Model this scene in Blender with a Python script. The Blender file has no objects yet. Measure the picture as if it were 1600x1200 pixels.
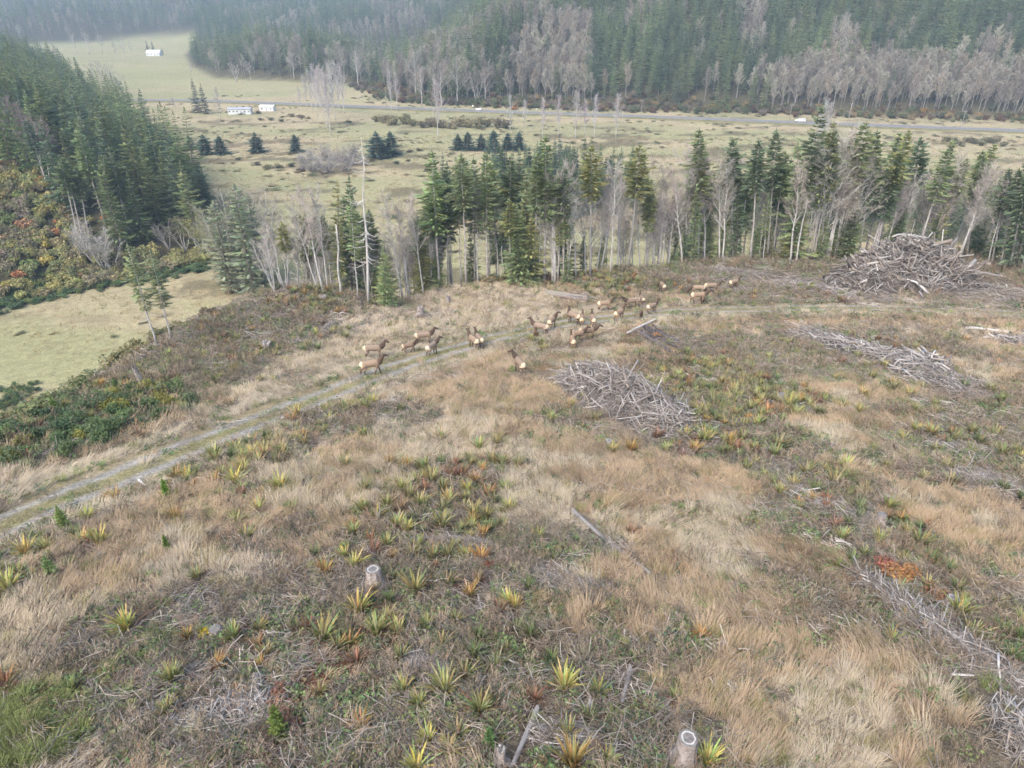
import bpy, math, random
import numpy as np
from mathutils import Vector, Matrix, Quaternion, kdtree

# ------------------------------------------------------------------ camera, sky, sun, exposure
SC = bpy.context.scene
COL = SC.collection
CAM_Z = 75.0
PITCH = math.radians(29.0)
FPX = 1110.0                                   # focal length in pixels of the 1600 px wide photograph
cam_data = bpy.data.cameras.new('camera')
cam_data.sensor_fit = 'HORIZONTAL'
cam_data.sensor_width = 36.0
cam_data.lens = 36.0 * FPX / 1600.0
cam_data.clip_start = 0.5
cam_data.clip_end = 30000.0
cam = bpy.data.objects.new('camera', cam_data)
COL.objects.link(cam)
cam.location = (0, 0, CAM_Z)
cam.rotation_euler = (math.radians(90) - PITCH, 0, 0)
SC.camera = cam

SUN_EL, SUN_AZ = math.radians(46), math.radians(35)
world = bpy.data.worlds.new('World')
SC.world = world
world.use_nodes = True
nt = world.node_tree
bg = nt.nodes['Background']
sky = nt.nodes.new('ShaderNodeTexSky')
sky.sky_type = 'NISHITA'
sky.sun_disc = False
sky.sun_elevation = SUN_EL
sky.sun_rotation = math.radians(180) + SUN_AZ
sky.air_density = 1.0
sky.dust_density = 3.0
sky.ozone_density = 1.0
nt.links.new(sky.outputs['Color'], bg.inputs['Color'])
bg.inputs['Strength'].default_value = 0.15
sun_d = bpy.data.lights.new('sun', 'SUN')
sun_d.energy = 1.5
sun_d.angle = math.radians(35)
sun_d.color = (1.0, 0.975, 0.94)
sun = bpy.data.objects.new('sun', sun_d)
COL.objects.link(sun)
# sun stands behind the camera's left shoulder, veiled by cloud
sun.rotation_euler = (math.radians(90) - SUN_EL, 0, -SUN_AZ)
SC.view_settings.view_transform = 'Standard'
SC.view_settings.look = 'None'
SC.view_settings.gamma = 1.0
SC.view_settings.use_curve_mapping = False
SC.view_settings.exposure = 1.25
SC.render.engine = 'CYCLES'
SC.cycles.max_bounces = 4
SC.cycles.diffuse_bounces = 2
SC.cycles.glossy_bounces = 1
SC.cycles.transmission_bounces = 1
SC.cycles.volume_bounces = 0
SC.cycles.transparent_max_bounces = 4
SC.cycles.filter_width = 1.6
SC.cycles.use_adaptive_sampling = True
SC.cycles.adaptive_threshold = 0.03
SC.cycles.use_denoising = True
SC.cycles.denoiser = 'OPENIMAGEDENOISE'
SC.cycles.denoising_input_passes = 'RGB_ALBEDO_NORMAL'
SC.cycles.denoising_prefilter = 'NONE'

rng = np.random.default_rng(7)
RND = random.Random(11)
HAZE_D = 0.00025

# ------------------------------------------------------------------ noise and terrain
def _hash(ix, iy, seed):
    h = (ix.astype(np.int64) * 374761393 + iy.astype(np.int64) * 668265263 + seed * 974634777) & 0xFFFFFFFF
    h = ((h ^ (h >> 13)) * 1274126177) & 0xFFFFFFFF
    h = h ^ (h >> 16)
    return (h & 0xFFFFFF) / float(0xFFFFFF)

def vnoise(x, y, seed=0):
    x = np.asarray(x, float); y = np.asarray(y, float)
    ix, iy = np.floor(x), np.floor(y)
    fx, fy = x - ix, y - iy
    fx = fx * fx * (3 - 2 * fx); fy = fy * fy * (3 - 2 * fy)
    a = _hash(ix, iy, seed); b = _hash(ix + 1, iy, seed)
    c = _hash(ix, iy + 1, seed); d = _hash(ix + 1, iy + 1, seed)
    return (a * (1 - fx) + b * fx) * (1 - fy) + (c * (1 - fx) + d * fx) * fy

def fbm(x, y, seed=0, octv=4):
    s = 0; amp = 0.5; tot = 0
    for o in range(octv):
        s = s + amp * vnoise(x * 2 ** o, y * 2 ** o, seed + o * 17); tot += amp; amp *= 0.5
    return s / tot

def sstep(a, b, x):
    t = np.clip((x - a) / (b - a), 0, 1)
    return t * t * (3 - 2 * t)

def smax(a, b, k):
    h = np.clip(0.5 + 0.5 * (a - b) / k, 0, 1)
    return b * (1 - h) + a * h + k * h * (1 - h)

def poly_dist(x, y, pts):
    """distance to a polyline and the side: positive to the left of its direction."""
    x = np.asarray(x, float); y = np.asarray(y, float)
    best = np.full(x.shape, 1e18); side = np.zeros(x.shape)
    for (x0, y0), (x1, y1) in zip(pts[:-1], pts[1:]):
        dx, dy = x1 - x0, y1 - y0; L = dx * dx + dy * dy
        t = np.clip(((x - x0) * dx + (y - y0) * dy) / L, 0, 1)
        px, py = x0 + t * dx, y0 + t * dy
        d = (x - px) ** 2 + (y - py) ** 2
        cr = dx * (y - py) - dy * (x - px)
        m = d < best - 1e-9
        best = np.where(m, d, best); side = np.where(m, np.sign(cr), side)
    return np.sqrt(best), side

CY = np.array([-60, 0, 14, 40, 72, 100, 135, 170, 260.0])
CZ = np.array([68, 58.6, 55, 47.2, 38.6, 33.2, 29.6, 27.6, 24.0])
_yy = np.linspace(-60, 260, 400)
_zz = np.interp(_yy, CY, CZ)
_k = np.ones(31) / 31
_zz = np.convolve(np.pad(_zz, 15, mode='reflect', reflect_type='odd'), _k, mode='valid')

def clear_z(x, y):
    z = np.interp(y, _yy, _zz)
    # knoll left of the middle, a shallow dip beside it, and a flat landing to the right
    z = z + 2.2 * np.exp(-(((x + 34) / 12) ** 2 + ((y - 112) / 14) ** 2))
    z = z - 1.6 * np.exp(-(((x + 20) / 7) ** 2 + ((y - 112) / 10) ** 2))
    z = z + (0.9 * (fbm(x / 14, y / 14, 3, 3) - 0.5) + 0.35 * (fbm(x / 2.6, y / 2.6, 5, 3) - 0.5)) * sstep(260, 60, y)
    return z

def ray(px, py):
    cx, cy = (px - 800) / FPX, (600 - py) / FPX
    c, s = math.cos(PITCH), math.sin(PITCH)
    return np.array([cx, c + cy * s, -s + cy * c])

def _hit(px, py, f, t0=8.0, t1=6000.0):
    d = ray(px, py)
    ts = t0 * (t1 / t0) ** np.linspace(0, 1, 240)
    for _ in range(2):
        g = CAM_Z + d[2] * ts - f(d[0] * ts, d[1] * ts)
        k = np.nonzero(g < 0)[0]
        if len(k) == 0: return None
        k = max(k[0], 1); a, b, ga, gb = ts[k - 1], ts[k], g[k - 1], g[k]
        ts = np.linspace(a, b, 20)
    t = a + (b - a) * np.clip(ga / (ga - gb + 1e-12), 0, 1)
    return np.array([d[0] * t, d[1] * t, CAM_Z + d[2] * t])

def project(p):
    x, y, z = p[0], p[1], p[2] - CAM_Z
    c, s = math.cos(PITCH), math.sin(PITCH)
    dep = y * c - z * s; up = y * s + z * c
    return 800 + FPX * x / dep, 600 - FPX * up / dep, dep

# crest of the clearing, left (near) to right (far)
EDGE_PX = [(-160, 800), (0, 705), (110, 640), (200, 585), (262, 548), (330, 500), (400, 466), (470, 456), (540, 462),
           (600, 478), (650, 466), (720, 450), (800, 443), (900, 434), (1000, 424), (1100, 412), (1200, 408), (1300, 405),
           (1400, 400), (1500, 404), (1600, 424), (1760, 440)]
EDGE = [tuple(_hit(px, py, clear_z)[:2]) for px, py in EDGE_PX]
EDGE = [(EDGE[0][0] - 25, -40.0)] + EDGE + [(EDGE[-1][0] + 40, EDGE[-1][1] - 60)]
HILL_R = [(520, 380), (339, 496), (200, 520), (92, 540), (20, 556), (-48, 572), (-90, 600), (-137, 683), (-210, 722), (-285, 745),
          (-356, 864), (-435, 1041), (-520, 1300), (-700, 1700)]
HILL_L = [(-270, -60), (-205, 80), (-138, 176), (-112, 205), (-92, 224), (-100, 262), (-150, 340), (-220, 440), (-335, 600), (-400, 700),
          (-560, 900), (-760, 1200), (-1000, 1600)]
CAPX = [-900, -420, -330, -260, -190, -140, -100, -50, 20, 100, 220, 330, 420, 900]
CAPZ = [10, 8, 18, 30, 28, 6, 8, 40, 86, 120, 130, 118, 90, 60]

SPUR = [(0, 1280), (-480, 1400), (-720, 1520)]

def edge_s(x, y):
    d, s = poly_dist(x, y, EDGE)
    return d * s                                # positive beyond the crest

def terrain(x, y):
    x = np.asarray(x, float); y = np.asarray(y, float)
    floor = 1.2 * (fbm(x / 60, y / 60, 21, 3) - 0.5) + 0.25 * (fbm(x / 6, y / 6, 23, 2) - 0.5)
    s = np.maximum(edge_s(x, y), -5)
    drop = np.where(s > 0, 0.62 * (np.sqrt(s * s + 9) - 3), 0)
    z = smax(clear_z(x, y) - drop, floor, 3.0)
    d, sd = poly_dist(x, y, HILL_R)
    d = d * -sd
    cap = np.interp(x, CAPX, CAPZ) * (0.85 + 0.3 * fbm(x / 120, y / 120, 31, 2))
    dd = np.maximum(d + 4, 0)
    z = z + np.where(d > -4, cap * (1 - np.exp(-0.46 * dd / cap)) * sstep(-4, 14, d) * (1 - sstep(-90, -150, x) * sstep(800, 940, y)), 0)
    z = z + 62 * (fbm(x / 150 + 4, y / 150, 35, 2) - .5) * sstep(15, 130, d) * sstep(1000, 850, y)
    z = z + np.where((d > 0) & (y > 900), 190 * sstep(1380, 2300, y + 0.35 * (x + 150)) * (0.6 + 0.8 * fbm(x / 500, y / 500, 33, 3)), 0)
    d, sd = poly_dist(x, y, HILL_L)
    d = d * sd
    dd = np.maximum(d, 0)
    z = z + 150 * (1 - np.exp(-0.44 * dd / 150)) * sstep(0, 10, d) * sstep(1500, 900, y)
    dsp = poly_dist(x, y, SPUR)[0]
    z = z + np.interp(x, [-720, -480, -100], [6, 22, 46]) * np.exp(-(dsp / 110) ** 2) * sstep(1050, 1200, y)
    far_y = y - 0.15 * x + 700 * (fbm(x / 420 + 5, y / 900, 39, 3) - .5)
    z = z + 330 * sstep(1300, 3400, far_y) * (0.15 + 1.7 * fbm(x / 430 + 3, y / 430, 37, 2))
    return z

GX0, GY0, GST = -150.0, -5.0, 0.5
_gx, _gy = np.meshgrid(np.arange(GX0, 190, GST), np.arange(GY0, 190, GST), indexing='ij')
_GZ = terrain(_gx, _gy)                         # heights round the clearing, looked up instead of worked out again
def gz(x, y):
    u, v = (x - GX0) / GST, (y - GY0) / GST
    i, j = int(u), int(v)
    if 0 <= u and 0 <= v and i < _GZ.shape[0] - 1 and j < _GZ.shape[1] - 1:
        f, g = u - i, v - j
        return float((_GZ[i, j] * (1 - f) + _GZ[i + 1, j] * f) * (1 - g) + (_GZ[i, j + 1] * (1 - f) + _GZ[i + 1, j + 1] * f) * g)
    return float(terrain(np.array([x]), np.array([y]))[0])

def at(px, py):
    p = _hit(px, py, terrain)
    return p if p is not None else np.array([0, 3000.0, 0])

# ------------------------------------------------------------------ small helpers
def inst_attr(nt, name='tint'):
    n = nt.nodes.new('ShaderNodeAttribute'); n.attribute_type = 'INSTANCER'; n.attribute_name = name
    return n

MATS = {}
def mat(name, color=(0.5, 0.5, 0.5), rough=0.85, tint=False, vcol=None, noise=None, bump=0.0, bscale=20.0, spec=0.2,
        translucent=0.0, color2=None, coords='Object', jitter=0.0):
    """procedural material: a base colour, optional second colour mixed by noise, optional per-thing tint."""
    if name in MATS: return MATS[name]
    m = bpy.data.materials.new(name); m.use_nodes = True
    t = m.node_tree; b = t.nodes['Principled BSDF']
    b.inputs['Roughness'].default_value = rough
    b.inputs['Specular IOR Level'].default_value = spec
    rgb = t.nodes.new('ShaderNodeRGB'); rgb.outputs[0].default_value = (*color, 1)
    out = rgb.outputs[0]
    tc = t.nodes.new('ShaderNodeTexCoord')
    if color2 is not None:
        nz = t.nodes.new('ShaderNodeTexNoise'); nz.inputs['Scale'].default_value = noise or 3.0
        nz.inputs['Detail'].default_value = 5; nz.inputs['Roughness'].default_value = 0.65
        t.links.new(tc.outputs[coords], nz.inputs['Vector'])
        rp = t.nodes.new('ShaderNodeValToRGB')
        rp.color_ramp.elements[0].position = 0.36; rp.color_ramp.elements[1].position = 0.64
        rp.color_ramp.elements[0].color = (*color, 1); rp.color_ramp.elements[1].color = (*color2, 1)
        t.links.new(nz.outputs['Fac'], rp.inputs['Fac']); out = rp.outputs['Color']
    if vcol:
        vc = t.nodes.new('ShaderNodeAttribute'); vc.attribute_name = vcol
        mx = t.nodes.new('ShaderNodeMix'); mx.data_type = 'RGBA'; mx.blend_type = 'MULTIPLY'; mx.inputs[0].default_value = 1
        t.links.new(out, mx.inputs[6]); t.links.new(vc.outputs['Color'], mx.inputs[7]); out = mx.outputs[2]
    if tint:
        at_ = inst_attr(t)
        mx = t.nodes.new('ShaderNodeMix'); mx.data_type = 'RGBA'; mx.blend_type = 'MULTIPLY'; mx.inputs[0].default_value = 1
        t.links.new(out, mx.inputs[6]); t.links.new(at_.outputs['Color'], mx.inputs[7]); out = mx.outputs[2]
    t.links.new(out, b.inputs['Base Color'])
    if bump:
        nz2 = t.nodes.new('ShaderNodeTexNoise'); nz2.inputs['Scale'].default_value = bscale; nz2.inputs['Detail'].default_value = 4
        t.links.new(tc.outputs[coords], nz2.inputs['Vector'])
        bp = t.nodes.new('ShaderNodeBump'); bp.inputs['Strength'].default_value = bump; bp.inputs['Distance'].default_value = 0.05
        t.links.new(nz2.outputs['Fac'], bp.inputs['Height']); t.links.new(bp.outputs['Normal'], b.inputs['Normal'])
    if translucent:
        tr = t.nodes.new('ShaderNodeBsdfTranslucent'); t.links.new(out, tr.inputs['Color'])
        ms = t.nodes.new('ShaderNodeMixShader'); ms.inputs[0].default_value = translucent
        t.links.new(b.outputs[0], ms.inputs[1]); t.links.new(tr.outputs[0], ms.inputs[2])
        t.links.new(ms.outputs[0], t.nodes['Material Output'].inputs['Surface'])
    MATS[name] = m
    return m

class MB:
    """collects tubes, ribbons and faces for one mesh"""
    def __init__(s): s.v = []; s.f = []; s.m = []; s.c = []; s.col = (1, 1, 1)
    def add(s, verts, faces, mi=0, col=None):
        o = len(s.v); s.v.extend([tuple(map(float, p)) for p in verts])
        c = col or s.col; s.c.extend([c] * len(verts))
        s.f.extend([tuple(i + o for i in f) for f in faces]); s.m.extend([mi] * len(faces))
    def tube(s, pts, rad, n=6, mi=0, cap=True, col=None):
        pts = [Vector(p) for p in pts]; V = []
        up = Vector((0.13, 0.31, 0.94))
        for i, p in enumerate(pts):
            d = (pts[min(i + 1, len(pts) - 1)] - pts[max(i - 1, 0)]).normalized()
            a = d.cross(up)
            if a.length < 0.05: a = d.cross(Vector((1, 0, 0)))
            a.normalize(); b = d.cross(a)
            for k in range(n):
                t = 2 * math.pi * k / n
                V.append(p + (a * math.cos(t) + b * math.sin(t)) * rad[i])
        F = []
        for i in range(len(pts) - 1):
            for k in range(n):
                k2 = (k + 1) % n
                F.append((i * n + k, i * n + k2, (i + 1) * n + k2, (i + 1) * n + k))
        if cap:
            F.append(tuple(range(n))[::-1]); F.append(tuple(range((len(pts) - 1) * n, len(pts) * n)))
        s.add(V, F, mi, col)
    def ribbon(s, pts, wid, side, mi=0, col=None):
        V = []; side = Vector(side)
        for p, w in zip(pts, wid):
            p = Vector(p); V.append(p - side * w * 0.5); V.append(p + side * w * 0.5)
        F = [(2 * i, 2 * i + 1, 2 * i + 3, 2 * i + 2) for i in range(len(pts) - 1)]
        s.add(V, F, mi, col)
    def box(s, c, d, mi=0, rot=None, col=None):
        V = []
        for z in (-1, 1):
            for y in (-1, 1):
                for x in (-1, 1):
                    p = Vector((x * d[0] / 2, y * d[1] / 2, z * d[2] / 2))
                    if rot is not None: p = rot @ p
                    V.append(p + Vector(c))
        s.add(V, [(0, 2, 3, 1), (4, 5, 7, 6), (0, 1, 5, 4), (2, 6, 7, 3), (0, 4, 6, 2), (1, 3, 7, 5)], mi, col)
    def mesh(s, name, mats, smooth=False, vcol=True):
        me = bpy.data.meshes.new(name)
        me.from_pydata(s.v, [], s.f)
        for m in mats: me.materials.append(m)
        me.polygons.foreach_set('material_index', s.m)
        if vcol:
            a = me.color_attributes.new('shade', 'FLOAT_COLOR', 'POINT')
            arr = np.ones((len(s.v), 4), np.float32); arr[:, :3] = np.array(s.c, np.float32).reshape(-1, 3)
            a.data.foreach_set('color', arr.ravel())
        if smooth: me.polygons.foreach_set('use_smooth', [True] * len(me.polygons))
        me.update()
        return me

def link(name, data, parent=None, loc=None, rot=None, scale=None, tint=None):
    o = bpy.data.objects.new(name, data); COL.objects.link(o)
    if parent is not None: o.parent = parent
    if loc is not None: o.location = loc
    if rot is not None: o.rotation_euler = rot
    if scale is not None: o.scale = scale if hasattr(scale, '__len__') else (scale,) * 3
    if tint is not None: o['tint'] = [float(c) for c in tint]
    return o

def tag(o, label=None, cat=None, group=None, kind=None):
    if label: o['label'] = label
    if cat: o['category'] = cat
    if group: o['group'] = group
    if kind: o['kind'] = kind
    return o

ORD = ['first', 'second', 'third', 'fourth', 'fifth', 'sixth', 'seventh', 'eighth', 'ninth', 'tenth', 'eleventh', 'twelfth',
       'thirteenth', 'fourteenth', 'fifteenth', 'sixteenth', 'seventeenth', 'eighteenth', 'nineteenth', 'twentieth']
def ordw(i):
    if i < 20: return ORD[i]
    t = i + 1
    tens = {2: 'twenty', 3: 'thirty', 4: 'forty', 5: 'fifty'}[t // 10]
    tenth = {2: 'twentieth', 3: 'thirtieth', 4: 'fortieth', 5: 'fiftieth'}[t // 10]
    return tenth if t % 10 == 0 else tens + '-' + ORD[t % 10 - 1]
PENDING = {}
def later_label(o, base, sx):
    """things whose looks and neighbours are alike are told apart by their order from the left"""
    PENDING.setdefault(base, []).append((sx, o))
def settle_labels():
    for base, lst in PENDING.items():
        lst.sort(key=lambda a: a[0])
        for i, (sx, o) in enumerate(lst):
            one, many, where = base
            if len(lst) == 1: o['label'] = f'{one} {where}'
            elif i == 0: o['label'] = f'leftmost of {many} {where}'
            elif i == len(lst) - 1: o['label'] = f'rightmost of {many} {where}'
            else: o['label'] = f'{ordw(i)} from left, {many} {where}'

def scatter(name, protos, pts, rot, scale, idx, tint, label, cat, group=None, parent=None):
    """one 'stuff' object: alike meshes set out on points by geometry nodes, never realised"""
    n = len(pts)
    me = bpy.data.meshes.new(name)
    me.vertices.add(n)
    me.vertices.foreach_set('co', np.asarray(pts, np.float32).ravel())
    a = me.attributes.new('rot', 'FLOAT_VECTOR', 'POINT'); a.data.foreach_set('vector', np.asarray(rot, np.float32).ravel())
    a = me.attributes.new('scl', 'FLOAT_VECTOR', 'POINT')
    scale = np.asarray(scale, np.float32)
    if scale.ndim == 1: scale = np.repeat(scale[:, None], 3, 1)
    a.data.foreach_set('vector', scale.ravel())
    a = me.attributes.new('idx', 'INT', 'POINT'); a.data.foreach_set('value', np.asarray(idx, np.int32))
    a = me.attributes.new('tint', 'FLOAT_COLOR', 'POINT')
    c = np.ones((n, 4), np.float32); c[:, :3] = tint; a.data.foreach_set('color', c.ravel())
    o = link(name, me, parent)
    pc = bpy.data.collections.new(name + '_kinds')
    for i, pm in enumerate(protos):
        po = bpy.data.objects.new(f'{name}_kind_{i:02d}', pm); pc.objects.link(po)
    g = bpy.data.node_groups.new(name + '_nodes', 'GeometryNodeTree')
    g.interface.new_socket('Geometry', in_out='INPUT', socket_type='NodeSocketGeometry')
    g.interface.new_socket('Geometry', in_out='OUTPUT', socket_type='NodeSocketGeometry')
    N = g.nodes.new; gi = N('NodeGroupInput'); go = N('NodeGroupOutput')
    ip = N('GeometryNodeInstanceOnPoints'); ci = N('GeometryNodeCollectionInfo')
    ci.inputs['Collection'].default_value = pc; ci.inputs['Separate Children'].default_value = True; ci.inputs['Reset Children'].default_value = True
    def na(nm, ty):
        q = N('GeometryNodeInputNamedAttribute'); q.data_type = ty; q.inputs['Name'].default_value = nm; return q.outputs['Attribute']
    L = g.links.new
    L(gi.outputs[0], ip.inputs['Points']); L(ci.outputs[0], ip.inputs['Instance'])
    ip.inputs['Pick Instance'].default_value = True
    L(na('idx', 'INT'), ip.inputs['Instance Index'])
    er = N('FunctionNodeEulerToRotation'); L(na('rot', 'FLOAT_VECTOR'), er.inputs[0]); L(er.outputs[0], ip.inputs['Rotation'])
    L(na('scl', 'FLOAT_VECTOR'), ip.inputs['Scale'])
    L(ip.outputs[0], go.inputs[0])
    md = o.modifiers.new('scatter', 'NODES'); md.node_group = g
    tag(o, label, cat, group, 'stuff')
    return o
# ------------------------------------------------------------------ the ground
TRACK_PX = [(-60, 852), (29, 811), (120, 773), (204, 738), (300, 700), (400, 660), (500, 622), (625, 572), (700, 548), (775, 527),
            (850, 512), (930, 499), (1020, 490), (1120, 484), (1250, 481), (1400, 482), (1550, 488), (1660, 496)]
TRACK = [tuple(at(a, b)[:2]) for a, b in TRACK_PX]
def resample(pts, step):
    pts = np.array(pts, float); seg = np.hypot(*np.diff(pts, axis=0).T); s = np.concatenate([[0], np.cumsum(seg)])
    n = int(s[-1] / step) + 2; t = np.linspace(0, s[-1], n)
    out = np.stack([np.interp(t, s, pts[:, i]) for i in range(pts.shape[1])], 1)
    k = np.array([1, 2, 3, 2, 1]) / 9.0
    for _ in range(3):
        q = np.stack([np.convolve(np.pad(out[:, i], 2, mode='edge'), k, mode='valid') for i in range(out.shape[1])], 1)
        q[0], q[-1] = out[0], out[-1]; out = q
    return out
TRK = resample(TRACK, 1.2)
TRK_C = [tuple(p) for p in TRK[::4]] + [tuple(TRK[-1])]
def track_d(x, y): return poly_dist(x, y, TRK_C)[0]

# what grows where on the clearing: (y, [(x, type) ...]) anchors; T tan grass, P pale straw, G grey litter and green cover, F fern brake,
# R reddish dead fern, N green grass, B bare reddish earth, V bramble and weeds
ROWS = '''445:560F 640F 700P 780P 860T 950F 1050G 1150G 1250G 1350G
470:430G 480F 560G 640P 720P 800P 880P 960T 1050T 1150G 1250G 1350G 1550G
500:360G 430G 500G 580P 650P 750P 850P 980T 1080T 1180T 1300T 1450T 1580T
540:270G 360G 450G 550P 640P 800T 870T 960T 1010B 1100G 1200G 1300G 1400G 1480G 1570T
580:150V 300G 400G 480P 560P 700T 800T 900T 1000B 1100F 1200G 1300G 1400G 1520T 1600T
620:60V 180V 280V 400P 560T 650T 750T 850T 960G 1060F 1160F 1220F 1300T 1400T 1500G 1600T
660:20V 120V 250V 350P 550G 650G 700P 780T 900G 1010G 1100F 1200F 1300T 1400T 1450G 1550G
700:20V 150V 260P 400F 480G 550T 650P 720P 800T 880T 950T 1050G 1150F 1250G 1350T 1450G 1550G
750:50P 150P 350F 450P 550T 600P 680F 760F 880T 1000T 1100T 1200F 1300G 1380T 1450G 1550G
800:60F 160T 270T 400T 500P 600F 680F 760F 850T 950T 1050T 1150T 1250G 1350F 1450T 1550T
850:50F 200T 300P 400G 480T 560F 680F 760F 850G 950G 1030T 1150T 1250T 1350G 1400F 1500T 1580T
900:20F 100T 250T 320P 420G 500G 620F 720F 800G 900G 1000T 1080T 1180G 1280T 1390R 1450G 1550T
950:50P 150T 250G 350G 450G 600F 700G 800G 900G 980T 1080T 1180T 1300G 1400G 1500G 1580F
1000:30P 120P 200G 300G 450F 550F 650G 750F 850F 950G 1050G 1110T 1200T 1300G 1380T 1450G 1550G
1050:50P 150G 270G 350G 450G 600G 720F 850F 950G 1050G 1130T 1200T 1300T 1400T 1500G 1590G
1100:60N 140G 250G 350G 440R 600G 720G 850F 950G 1050G 1150T 1250T 1350T 1480T 1580G
1150:60N 150G 300G 430R 600G 700F 850G 950G 1050G 1140G 1230T 1350T 1450T 1560G
1200:60P 150G 300G 450G 600G 700F 850G 950G 1050G 1150G 1250T 1350T 1450T 1560G
1270:60P 200T 350G 500G 700F 900G 1100G 1300T 1500T'''
ANCH = []; ATYPE = []
for row in ROWS.split('\n'):
    yy, rest = row.split(':')
    for tok in rest.split():
        p = at(float(tok[:-1]), float(yy)); ANCH.append(p[:2]); ATYPE.append('TPGFRNBV'.index(tok[-1]))
ANCH = np.array(ANCH); ATYPE = np.array(ATYPE)

def ztype(x, y):
    """zone of each ground point: the nearest anchor seen from the clearing, edges broken up by noise"""
    x = np.asarray(x, float); y = np.asarray(y, float)
    sc = 0.035 * np.hypot(x, y) + 0.5
    wx = x + sc * 2.6 * (fbm(x / 2.2, y / 2.2, 41, 4) - 0.5) * 2
    wy = y + sc * 2.6 * (fbm(x / 2.2 + 9, y / 2.2, 43, 4) - 0.5) * 2
    out = np.zeros(x.shape, int)
    for i in range(0, x.size, 20000):
        a, b = wx.ravel()[i:i + 20000], wy.ravel()[i:i + 20000]
        d = (a[:, None] - ANCH[None, :, 0]) ** 2 + ((b[:, None] - ANCH[None, :, 1]) * 0.75) ** 2
        out.ravel()[i:i + 20000] = ATYPE[np.argmin(d, 1)]
    return out

SOIL = np.array([(0.25, 0.19, 0.125), (0.30, 0.235, 0.165), (0.15, 0.122, 0.086), (0.12, 0.092, 0.062), (0.16, 0.075, 0.045),
                 (0.15, 0.15, 0.075), (0.20, 0.13, 0.065), (0.11, 0.105, 0.055)])

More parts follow.
